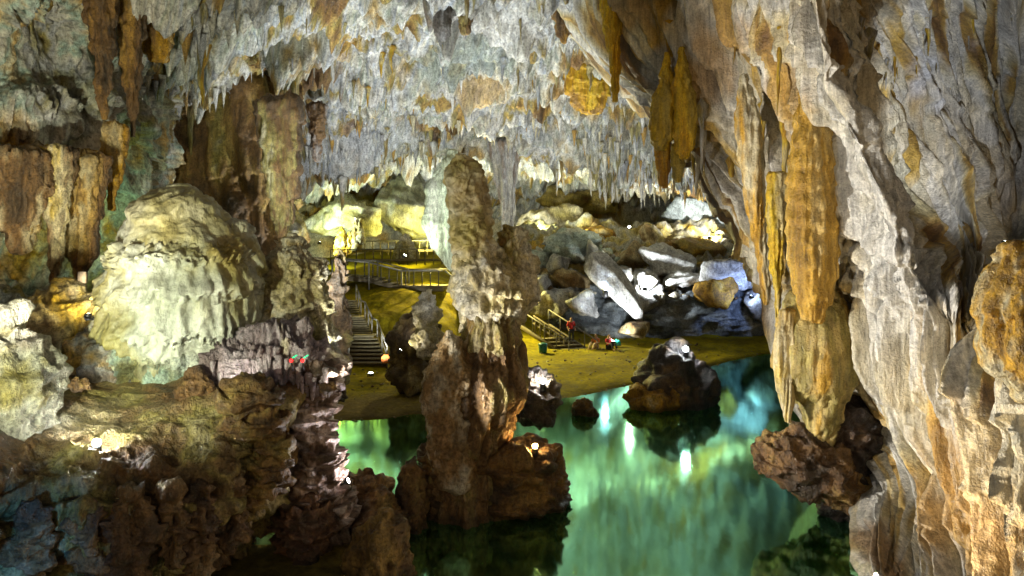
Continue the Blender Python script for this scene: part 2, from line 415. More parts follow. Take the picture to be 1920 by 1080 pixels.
# left wall
LW = [(-120, [(-700, 10), (-300, 15), (-60, 18), (90, 21), (220, 25), (330, 30), (420, 38)]),
      (0, [(-700, 11), (-300, 16), (-60, 19.5), (90, 22), (210, 25), (320, 30), (400, 38)]),
      (130, [(-700, 12), (-300, 17.5), (-60, 21), (90, 23), (200, 25), (290, 29), (360, 38)]),
      (250, [(-700, 12.5), (-300, 18), (-60, 21), (70, 22.5), (180, 24), (270, 28), (330, 38)]),
      (340, [(-700, 13), (-300, 19), (-60, 23), (70, 25), (180, 26.5), (260, 30), (320, 38)]),
      (450, [(-700, 13), (-300, 19.5), (-60, 24.5), (70, 26.5), (180, 28), (260, 31), (330, 38)]),
      (560, [(-700, 12.5), (-300, 18), (-60, 23), (70, 25), (180, 27), (270, 30), (340, 37)]),
      (680, [(-700, 11), (-300, 15), (-60, 20), (70, 23), (180, 25), (280, 29), (340, 36)])]
lw = [[P(px, py, d) for px, d in r] for py, r in LW]
lwall, _ = loft('cave_wall_left', lw, 260, 240, M_ROCK,
    lambda q: flow(q, .9, .38, .28, 1.2, .55, 2.1, .1, 3., .3, .4, 2., 1.3, 8, .09) + .5 * fbm(q * .3, 3, 12),
    lambda q, p: stain_and_light(pal(p, S_LEFT, .4, .6, 8, 5), p, [(P(180, 250, 23), (2, 3, 1.6), WHITE, .7), (P(130, 130, 22), (1.6, 3, 1.4), (.3, .34, .28), .7), (P(225, 380, 28), (1.2, 2, 1), (.36, .44, .34), .8),  # last patch here puts the green lamp's light into the wall colour
        (P(30, 380, 24), (1, 3, 2), (.35, .42, .34), .8), (P(60, 470, 25), (1.6, 3, 1.5), OCHRE, .6), (P(30, 60, 19), (1.4, 3, 1.4), (.38, .37, .4), .7)], 5))
tag(lwall, kind='structure')

# left ledge, its lip and the undercut cliff below it
LG = [(600, [(-300, 17), (-60, 20), (70, 22), (180, 23.5), (300, 24), (430, 24), (540, 24), (620, 24)], 0),
      (672, [(-300, 14), (-60, 17), (70, 18.8), (180, 20), (300, 20.2), (430, 20), (540, 19.6), (610, 19.5)], 0),
      (735, [(-300, 12), (-60, 15), (70, 16.8), (180, 17.6), (300, 17.8), (430, 17.6), (530, 17.4), (575, 17.8)], 0),
      (800, [(-300, 10.5), (-60, 13.5), (70, 15), (180, 15.8), (300, 16), (420, 16), (510, 16.3), (552, 17.2)], 0),
      (850, [(-300, 9.6), (-60, 12.6), (70, 13.8), (180, 14.4), (300, 14.6), (410, 14.9), (495, 15.6), (540, 16.9)], 0),
      (890, [(-300, 9.4), (-60, 12.2), (70, 13.4), (180, 13.9), (300, 14.2), (405, 14.7), (485, 15.6), (532, 17)], 0),
      (950, [(-300, 9.6), (-60, 12.3), (70, 13.5), (180, 14), (295, 14.4), (400, 15.1), (475, 16.2), (520, 17.5)], 0),
      (1010, [(-300, 9.8), (-60, 12.5), (70, 13.8), (180, 14.3), (290, 14.8), (380, 15.8), (430, 17.4), (470, 18.8)], 0),
      (1075, [(-300, 10), (-60, 12.8), (60, 14.1), (170, 14.7), (280, 15.2), (350, 16.2), (400, 18), (440, 19.5)], 0),
      (1170, [(-300, 10), (-60, 13), (60, 14.3), (160, 15), (260, 15.6), (330, 16.6), (380, 18), (420, 19.5)], 0)]
LDD = {800: .3, 850: .75, 890: .75, 950: .3}
lg = [[P(px, py, d + LDD.get(py, 0)) for px, d in r] for py, r, _ in LG]
def d_ledge(q):
    zz = sst(4.3, 2.6, q[:, 2])
    a = .22 * fbm(q * np.array([.5, .8, 1.4]), 3, 2) + .12 * terraces(q[:, [0, 2, 1]] * 1.0, 1.1, .1, 1.2, .8, 3)
    b = rocky(q, .38, .8, .2, .75, .09, 4) + .16 * (np.abs(gn(q * np.array([1.5, 1.5, .3]), 8)) * 2 - .5)
    return a * (1 - zz) + b * zz
ledge, _ = loft('cave_floor_ledge', lg, 250, 320, M_DARK, d_ledge,
    lambda q, p: stain_and_light(pal(p, [(0, DARK), (.25, BROWN), (.55, (.22, .16, .08)), (.8, OLIVE), (1, CREAM)], .55, .8, 11, 5), p,
        [(P(190, 780, 16), (1.5, 1.2, .4), (.36, .29, .17), .7), (P(300, 700, 19), (1.6, 1.5, .5), OLIVE, .6), (P(90, 770, 15.6), (.8, 1, .4), PALE, .7)], 7), (0, 5, 14))
tag(ledge, kind='structure')

# right wall, draped in flowstone
RW = [(-90, [(1060, 37), (1000, 32), (1140, 27), (1290, 23), (1420, 19.5), (1530, 17.5), (1640, 18.5), (1760, 19), (1960, 19), (2400, 12)]),
      (50, [(1150, 36), (1095, 31.5), (1200, 27), (1320, 23.5), (1440, 20), (1545, 17.6), (1660, 20.5), (1780, 22.5), (1960, 24), (2400, 15)]),
      (170, [(1275, 34), (1225, 30), (1295, 26.5), (1380, 23.5), (1475, 20.3), (1580, 17.4), (1690, 22.5), (1800, 25), (1960, 27), (2400, 18)]),
      (300, [(1375, 31), (1335, 27), (1375, 25), (1440, 22.5), (1520, 19.8), (1640, 17), (1740, 21.8), (1850, 23.8), (1950, 31), (2400, 22)]),
      (430, [(1460, 29), (1405, 25), (1435, 23.5), (1485, 21.5), (1560, 19.2), (1690, 16.6), (1790, 19.6), (1862, 20.4), (1930, 31), (2400, 22)]),
      (560, [(1510, 28), (1450, 24.3), (1475, 22.9), (1515, 21.2), (1590, 18.9), (1720, 16.4), (1810, 16.1), (1865, 16.3), (1960, 16), (2400, 10)]),
      (680, [(1560, 27), (1490, 23.3), (1510, 22.2), (1545, 20.7), (1615, 18.6), (1730, 16.4), (1810, 15.6), (1860, 14.8), (1960, 13.2), (2400, 9)]),
      (800, [(1620, 25), (1560, 22), (1580, 21), (1610, 19.8), (1655, 18.4), (1750, 16.3), (1815, 15.2), (1870, 14.2), (1960, 12.8), (2400, 9)]),
      (900, [(1690, 23), (1632, 20), (1650, 19.2), (1675, 18.4), (1705, 17.4), (1765, 16.1), (1820, 15), (1875, 13.9), (1960, 12.6), (2400, 8.5)]),
      (1010, [(1700, 21), (1645, 17.7), (1660, 17.3), (1682, 16.9), (1715, 16.4), (1770, 15.5), (1825, 14.6), (1880, 13.6), (1960, 12.4), (2400, 8.5)]),
      (1160, [(1690, 19), (1640, 15.9), (1660, 15.6), (1690, 15.3), (1735, 14.9), (1785, 14.4), (1840, 13.7), (1890, 13), (1960, 12), (2400, 8)])]
rw = [[P(px, py, d) for px, d in r] for py, r in RW]
RWS = [(P(1655, 1040, 17), (.5, 2, 1.3), (.2, .12, .05), .9), (P(1500, 330, 20), (.6, 2, 2.2), OCHRE, .9), (P(1330, 120, 24), (1.2, 3, 1.6), (.42, .25, .08), .65), (P(1450, 190, 21), (.6, 2, 1.6), OCHRE, .8), (P(1640, 300, 17), (.9, 2, 2.6), WHITE, .8), (P(1720, 480, 16.4), (.8, 2, 2), (.6, .57, .53), .8),
       (P(1750, 330, 18.5), (1, 2, 1.6), (.3, .26, .14), .7), (P(1720, 930, 16), (1.6, 2, 1.9), (.36, .22, .07), .85), (P(1840, 980, 14), (1.6, 2, 2), (.36, .23, .09), .8), (P(1590, 700, 19), (.5, 2, 1.8), CREAM, .6), (P(1660, 560, 17.3), (.9, 2, 2.4), WHITE, .85),  # olive: painted ridge shadow; lower browns: stone colour plus painted warm light
       (P(1400, 250, 23), (.8, 2, 1.6), (.56, .53, .48), .7), (P(1850, 130, 22), (2.4, 3, 1.6), (.55, .57, .62), .8), (P(1240, 130, 27), (1, 2, 1), (.3, .33, .38), .7), (P(1860, 850, 14), (1, 2, 1.5), CREAM, .6), (P(1180, 30, 28), (1.4, 3, 1), (.36, .22, .07), .7)]  # blue-white patch paints the recess light, blue-grey one the bluish light in the hollow
rwall, RWV = loft('cave_wall_right', rw, 560, 470, M_WALL,
    lambda q: flow(q, .95, .5, .5, 1.5, .26, 3.4, .24, 4.2, .05, .6, 3.2, 1.2, 15, .03) + .07 * np.abs(gn(q * np.array([8, 8, .35]), 3)) ** .7 + .2 * (1 - np.abs(gn(q * np.array([2.4, 2.4, .1]), 13))) ** 4 - .5 * (1 - np.abs(gn(q * np.array([1.7, 1.7, .1]), 14))) ** 6 - .28 * (1 - np.abs(gn(q * np.array([3.6, 3.6, .2]), 16))) ** 6 - .12 * (1 - np.abs(gn(q * np.array([7.5, 7.5, .5]), 18))) ** 5 + .05 * np.abs(gn(q * np.array([3, 3, 7.]), 4)) * np.maximum(0, gn(q * .5, 6)),
    lambda q, p: stain_and_light(pal(q, S_WALL, 1.1, .07, 12, 5), p, RWS, 9), (0, 6, 8), uv=True)
tag(rwall, kind='structure')
# ================================================================== formations
def F(name, label, cat, prof, d, disp, stops, mat=M_ROCK, k=.6, zs=.5, group=None, spots=None, parent=None, kind=None, var=.22, **kw):
    sd = kw.get('seed', 0)
    o = formation(name, prof, d, disp, lambda q, p: stain_and_light(pal(q, stops, k, zs, sd, 4, var), p, spots or [], sd), mat, parent=parent, **kw)
    if label: tag(o, label, cat, group, kind)
    return o
def fl_(big=.3, bigk=.8, mid=.1, midk=2.5, ter=.2, period=1., fine=.04, finek=6., zs=.15, fing=.35, fk=4., warp=.8, rough=.03, seed=0):
    return lambda q: flow(q, big, bigk, mid, midk, ter, period, fine, finek, zs, fing, fk, warp, seed, rough)
def rk_(a=.3, k=.8, strata=.1, period=.5, rough=.05, seed=0):
    return lambda q: rocky(q, a, k, strata, period, rough, seed)

# --- the tall column standing in the pool
T = tag(empty('limestone_column', tuple(Q(880, 0, 21))), 'tall tiered limestone column standing in the green pool with a dark brown foot', 'column')
F('crown', None, None, [(296, 848, 878), (312, 836, 903), (345, 834, 915), (400, 838, 921), (440, 843, 924), (470, 850, 927), (495, 862, 922)], 20.9,
  fl_(.13, 1.1, .07, 2.4, .075, .42, .04, 6, .8, .3, 2., 2.2, .06, 3), [(0, OLIVE), (.3, (.36, .3, .16)), (.7, (.46, .41, .28)), (1, (.52, .5, .42))], M_DOME, .9, 1.4, parent=T, rings=170, segs=150, seed=1, spots=[(P(880, 360, 20), (.8, 1.5, .7), (.26, .18, .08), .5)])
F('upper_shaft', None, None, [(452, 880, 912), (474, 852, 945), (505, 848, 975), (540, 850, 994), (575, 856, 986), (604, 866, 970), (635, 876, 958)], 21,
  fl_(.2, 1.5, .12, 3., .12, .6, .04, 6, .6, .2, 3., 1., .05, 3), [(0, OLIVE), (.3, CREAM), (.7, PALE), (1, WHITE)], M_ROCK, .9, 1., parent=T, rings=150, segs=170, seed=7)
F('side_bulge', None, None, [(425, 945, 960), (445, 934, 980), (490, 930, 1000), (540, 928, 1003), (575, 935, 992), (610, 945, 975), (650, 950, 962)], 21.4,
  fl_(.16, 1.6, .1, 3., .16, .7, .05, 7, .5, .3, 4, 1., .08, 5), S_COL, M_ROCK, .9, .8, parent=T, rings=120, segs=110, seed=2)
F('lower_shaft', None, None, [(606, 872, 962), (640, 866, 968), (690, 832, 980), (725, 806, 990), (760, 798, 982), (800, 802, 960), (850, 808, 945), (900, 802, 950), (960, 790, 960)], 21,
  fl_(.18, 1.6, .14, 4., .12, 1.3, .05, 8, .1, .4, 5, .8, .03, 7), [(0, DARK), (.3, BROWN), (.65, (.25, .17, .09)), (.9, OLIVE), (1, CREAM)], M_DARK, 1.2, .2, parent=T, rings=180, segs=150, seed=3, spots=[(P(905, 620, 20), (1.1, 1.5, .5), CREAM, .7)])
F('side_stalagmite', None, None, [(622, 836, 850), (640, 824, 862), (680, 802, 880), (720, 789, 893), (748, 791, 890), (790, 800, 890), (850, 810, 895), (900, 815, 900)], 20.2,
  fl_(.1, 1.5, .06, 4, .05, .35, .04, 7, .5, .5, 5, .9, .06, 9), [(0, BROWN), (.5, (.28, .2, .11)), (1, PALE)], M_ROCK, 1.2, .8, parent=T, rings=170, segs=130, seed=4)
F('foot_rock', None, None, [(842, 800, 1052), (852, 792, 1060), (880, 788, 1063), (910, 786, 1060), (950, 790, 1050), (990, 795, 1045)], 21.2,
  rk_(.35, .9, .14, .45, .07, 3), [(0, DARK), (.4, (.1, .06, .03)), (.8, (.19, .11, .045)), (1, (.3, .2, .08))], M_DARK, .9, 1, parent=T, rings=90, segs=170, seed=5, flat=.58, cap=.05, spots=[(P(1000, 925, 20), (.7, 1, .5), (.34, .2, .05), .7)])
F('flowstone_curtain', None, None, [(606, 874, 962), (625, 872, 966), (650, 875, 962), (672, 880, 955)], 20.75,
  fl_(.1, 2, .12, 5, .2, .7, .05, 10, .08, .5, 7, .4, .02, 3), [(0, BROWN), (.4, OLIVE), (.8, CREAM), (1, OCHRE)], M_FINE, 1.4, .15, parent=T, rings=60, segs=160, seed=6)

# --- fin with painted greenish light, and pillar, behind the column
F('limestone_fin', 'limestone fin coloured with pale green light directly behind the left side of the tall column', 'rock fin', [(285, 838, 858), (300, 822, 872), (350, 806, 880), (420, 801, 880), (460, 812, 880), (500, 832, 880), (530, 846, 882), (575, 848, 888)], 49,
  fl_(.5, .45, .25, 1.5, .1, 2.5, .1, 4, .1, .3, 1.5, .6, .06, 4), [(0, (.38, .4, .28)), (.5, (.52, .57, .45)), (1, (.6, .6, .52))], M_FINE, .8, .2, rings=130, segs=110, flat=.6, seed=11)
F('limestone_pillar', 'thin grey limestone pillar rising behind the right side of the tall column', 'pillar', [(270, 915, 985), (320, 925, 972), (380, 935, 970), (440, 940, 968), (530, 930, 980)], 52.5,
  fl_(.4, .5, .25, 1.5, .1, 2.5, .1, 4, .1, .3, 1.5, .6, .06, 5), [(0, BROWN), (.4, GREY), (1, PALE)], M_FINE, .8, .2, rings=130, segs=100, flat=.7, seed=12)

# --- dome stalagmite on the left ledge
T = tag(empty('dome_stalagmite', tuple(P(325, 715, 20))), 'huge rounded pale stalagmite with dripping skirts on the left ledge', 'stalagmite')
DS = [(P(330, 380, 18.4), (2.2, 3, 1.1), (.4, .34, .15), .55), (P(440, 440, 18.6), (.9, 2, .9), (.34, .25, .06), .8), (P(300, 560, 18), (1.4, 2, 1.2), (.56, .58, .48), .85), (P(330, 640, 18), (1.6, 2, .8), (.58, .6, .52), .8)]
F('crown', None, None, [(354, 318, 352), (362, 288, 385), (385, 258, 410), (415, 242, 428), (445, 234, 448), (480, 230, 458), (505, 232, 460), (545, 250, 445)], 20,
  fl_(.14, .8, .06, 2., .15, 1.25, .02, 6, .7, .1, 2, .9, .04, 21), S_DOME, M_DOME, .8, 1, parent=T, rings=150, segs=170, seed=21, spots=DS)
F('shoulder', None, None, [(415, 415, 440), (430, 400, 470), (465, 395, 487), (510, 395, 492), (560, 400, 486), (600, 400, 470), (640, 405, 455)], 20.3,
  fl_(.14, 1., .08, 2., .2, 1.1, .03, 6, .5, .2, 3, .8, .04, 22), S_DOME, M_DOME, .8, .9, parent=T, rings=150, segs=140, seed=22, spots=DS)
F('skirt', None, None, [(440, 280, 410), (462, 240, 448), (490, 222, 468), (535, 210, 478), (575, 203, 476), (615, 198, 466), (645, 204, 450), (660, 218, 436)], 19.8,
  fl_(.12, 1.1, .13, 3.2, .28, .95, .05, 8, .14, .55, 5, .5, .03, 23), S_DOME, M_DOME, .9, .4, parent=T, rings=160, segs=230, seed=23, spots=DS)
F('foot', None, None, [(600, 200, 450), (640, 190, 452), (680, 182, 448), (700, 178, 440), (730, 172, 430)], 20,
  fl_(.2, .9, .12, 2.6, .2, .7, .04, 7, .2, .5, 4, .5, .05, 24), [(0, OLIVE), (.4, TEALG), (.8, PALE), (1, WHITE)], M_FINE, .9, .5, parent=T, rings=90, segs=190, seed=24, spots=DS[3:])

F('stalagmite', 'rough olive stalagmite with a pale drip fringe right of the huge dome', 'stalagmite', [(440, 540, 556), (470, 515, 578), (520, 488, 600), (560, 474, 608), (600, 462, 614), (640, 452, 622), (680, 445, 628)], 21.6,
  fl_(.15, 1.2, .12, 3., .28, .75, .06, 7, .25, .5, 5, 1., .09, 31), [(0, OLIVE), (.4, CREAM), (.8, PALE), (1, (.4, .3, .12))], M_ROCK, 1, .8, rings=150, segs=140, seed=31)

# purple-lit drip fringe and the pillar at the end of the ledge
T = tag(empty('fringe_flowstone', tuple(P(510, 740, 17.8))), 'flowstone shelf with a fringe of lilac drips at the end of the left ledge', 'flowstone')
F('shelf', None, None, [(640, 450, 590), (652, 415, 612), (680, 396, 620), (705, 398, 618), (725, 405, 612)], 18.6,
  fl_(.15, 1., .2, 3.4, .3, .6, .07, 7, .12, .6, 6, .6, .04, 33), [(0, (.2, .15, .14)), (.4, (.34, .28, .29)), (.8, (.46, .4, .42)), (1, CREAM)], M_FINE, 1., .4, parent=T, rings=90, segs=220, flat=.7, seed=33)
for i in range(46):
    a = random.uniform(0, 1); px = 400 + 215 * a; py = 690 + 25 * math.sin(a * 9) + random.uniform(-16, 16); L = random.uniform(22, 52); w = random.uniform(4, 8)
    F('drip', None, None, [(py, px - w, px + w), (py + L * .6, px - w * .7, px + w * .7), (py + L, px - w * .25, px + w * .25)], 17.55 + .5 * abs(a - .5) + random.uniform(-.1, .1),
      lambda q: .03 * gn(q * 5), [(0, (.3, .24, .25)), (1, (.5, .44, .46))], M_FINE, 2, .5, parent=T, rings=10, segs=8)
T = tag(empty('rock_pillar', tuple(P(585, 960, 18.2))), 'dark knobbly rock pillar with painted pink light dropping from the ledge to the pool', 'rock pillar')
F('pillar', None, None, [(690, 538, 622), (730, 543, 620), (780, 548, 620), (830, 545, 622), (870, 538, 628), (910, 533, 640), (955, 528, 655), (985, 530, 660)], 18.3,
  lambda q: rocky(q, .3, 1.5, .18, .33, .07, 3), [(0, DARK), (.4, (.12, .08, .06)), (.62, (.3, .22, .18)), (.8, (.52, .45, .42)), (1, (.6, .52, .48))], M_DARK, 1.3, 1.4, parent=T, rings=190, segs=120, seed=34)  # pale pink end of the ramp paints the lit patches
F('foot_rock', None, None, [(935, 555, 600), (950, 528, 618), (980, 520, 622), (1010, 524, 620), (1030, 535, 612), (1042, 550, 600)], 17.6, rk_(.2, 1.4, .1, .25, .06, 4), [(0, DARK), (.6, (.11, .06, .04)), (1, (.22, .13, .07))], M_DARK, 1.2, 1, parent=T, rings=90, segs=110, seed=35)
# stepped brown ledges left of the pillar
for i, (px, py, w) in enumerate([(470, 745, 60), (480, 790, 58), (505, 835, 42), (510, 868, 40), (500, 900, 42), (460, 930, 46)]):
    F('rock_shelf', '%s flat brown rock shelf of the stepped cliff under the lilac fringe' % ['topmost', 'second', 'third', 'fourth', 'fifth', 'lowest'][i], 'rock shelf',
      [(py - 14, px - w * .7, px + w * .7), (py - 4, px - w, px + w), (py + 8, px - w * .9, px + w * .9), (py + 22, px - w * .5, px + w * .6)], 16.4, rk_(.16, 1.4, .1, .2, .05, i), [(0, DARK), (.4, BROWN), (.8, (.28, .2, .08)), (1, OLIVE)], M_DARK, 1, 1, 'stepped rock shelves', rings=32, segs=60, seed=40 + i)

# lumps hanging from the undercut cliff at lower left
for i, (px, py, w, h, d, lab) in enumerate([(60, 930, 52, 150, 13.0, 'leftmost bulky brown lump hanging under the ledge'), (165, 915, 44, 130, 13.5, 'brown lump hanging below the white ledge lamp'), (240, 905, 50, 190, 13.7, 'longest brown lump hanging from the undercut cliff'),
        (318, 900, 36, 120, 14.1, 'short brown lump in the middle of the undercut cliff'), (372, 890, 40, 170, 14.4, 'knobbly brown lump near the dark gap of the cliff'), (436, 880, 38, 110, 15.0, 'small brown lump at the right end of the undercut cliff')]):
    py += 46; d += .75
    F('hanging_rock', lab, 'rock', [(py - 20, px - w * .6, px + w * .6), (py + h * .3, px - w, px + w * .9), (py + h * .6, px - w * .7, px + w * .75), (py + h * .85, px - w * .45, px + w * .4), (py + h, px - w * .2, px + w * .18)], d,
      lambda q, i=i: rocky(q, .26, 1.5, .1, .4, .07, i + 20) + .1 * (np.abs(gn(q * np.array([2.5, 2.5, .5]), i)) * 2 - .4), [(0, DARK), (.35, (.12, .075, .045)), (.75, (.22, .14, .07)), (1, (.3, .24, .16))], M_DARK, .9, .7, 'lumps of the undercut cliff', rings=64, segs=60, flat=.7, seed=120 + i)
# --- rocks
BR = [(0, DARK), (.35, (.11, .065, .035)), (.75, (.2, .12, .055)), (1, (.34, .24, .1))]
GD = [(0, BROWN), (.4, (.32, .19, .05)), (.8, (.42, .27, .07)), (1, CREAM)]
ROCKS = [
 # px0 px1 py0 py1 d label stops lean
 (612, 760, 888, 1000, 19.3, 'low brown rock with a bright lit crest between the pillar and the column', BR, .6),
 (735, 808, 862, 1000, 19.9, 'upright brown rock spike touching the left foot of the tall column', BR, 1.),
 (640, 792, 968, 1100, 17.0, 'golden brown boulder lying in the water at the bottom edge', [(0, (.08, .05, .03)), (.4, (.2, .13, .05)), (1, (.34, .24, .09))], .7),
 (-140, 118, 590, 810, 15.6, 'bright white lumpy boulder at the left edge of the ledge', [(0, OLIVE), (.4, (.38, .37, .3)), (1, PALE)], .8),
 (20, 190, 530, 640, 19.5, 'yellow lit jagged rocks below the left draperies', [(0, BROWN), (.4, CREAM), (1, YEL)], .8),
 (120, 300, 590, 720, 19., 'smooth grey brown slab leaning against the dome from the left', [(0, BROWN), (.5, GREY), (1, OCHRE)], .8),
 (330, 400, 690, 760, 17.4, 'rounded brown boulder on the ledge below the dome', BR, .8),
 (1188, 1352, 640, 756, 34, 'dark craggy islet rock carrying a bright white lamp', [(0, (.03, .03, .035)), (.5, (.08, .07, .065)), (.85, (.15, .1, .06)), (1, (.26, .17, .08))], .8),
 (1168, 1290, 716, 762, 33, 'low golden rock at the waterline before the dark islet', GD, .7),
 (1070, 1124, 748, 786, 31.6, 'small flat brown rock poking out of the pool', [(0, (.05, .035, .02)), (1, (.24, .15, .06))], .8),
 (955, 1048, 690, 775, 28, 'dark rock with a lamp right behind the tall column', [(0, (.04, .035, .035)), (.6, (.12, .09, .07)), (1, (.22, .17, .1))], .8),
 (716, 845, 590, 705, 35.5, 'dark rock heap on the sand left of the tall column', [(0, DARK), (.5, (.12, .085, .05)), (.85, (.24, .18, .08)), (1, CREAM)], .8),
 (768, 835, 545, 660, 34, 'jagged cream rock spire rising behind the dark heap', [(0, OLIVE), (.4, CREAM), (1, WHITE)], .7),
 (600, 662, 470, 740, 28, 'tall dark brown rock right of the olive stalagmite', [(0, DARK), (.5, (.14, .09, .05)), (.9, OLIVE), (1, CREAM)], .8),
]
for i, (x0, x1, y0, y1, d, lab, st, fl) in enumerate(ROCKS):
    xm, w, h = (x0 + x1) / 2, (x1 - x0) / 2, y1 - y0
    rr = random.Random(i + 5)
    pr = [(y0, xm - w * .18 + rr.uniform(-.2, .2) * w, xm + w * .25)]
    for f, s in ((.08, .45), (.22, .68), (.4, .86), (.6, .97), (.8, 1.), (1, .93)):
        pr.append((y0 + f * h, xm - w * s * rr.uniform(.86, 1.04), xm + w * s * rr.uniform(.86, 1.04)))
    rm = w / FPX * d
    o = F('rock', lab, 'rock', pr, d, rk_((.36 if i == 3 else .42 if i in (10, 11, 12, 13, 0) else .27) * rm ** .8, 1.1 / max(rm, .4) ** .7, 0 if i in (3, 5, 7, 11, 12) else .04 * rm ** .7, .3 + .15 * rm, .05, i), st, M_DARK, .9, 1, rings=64, segs=76, flat=fl, seed=50 + i, lean=.25 if h > 60 else 0)

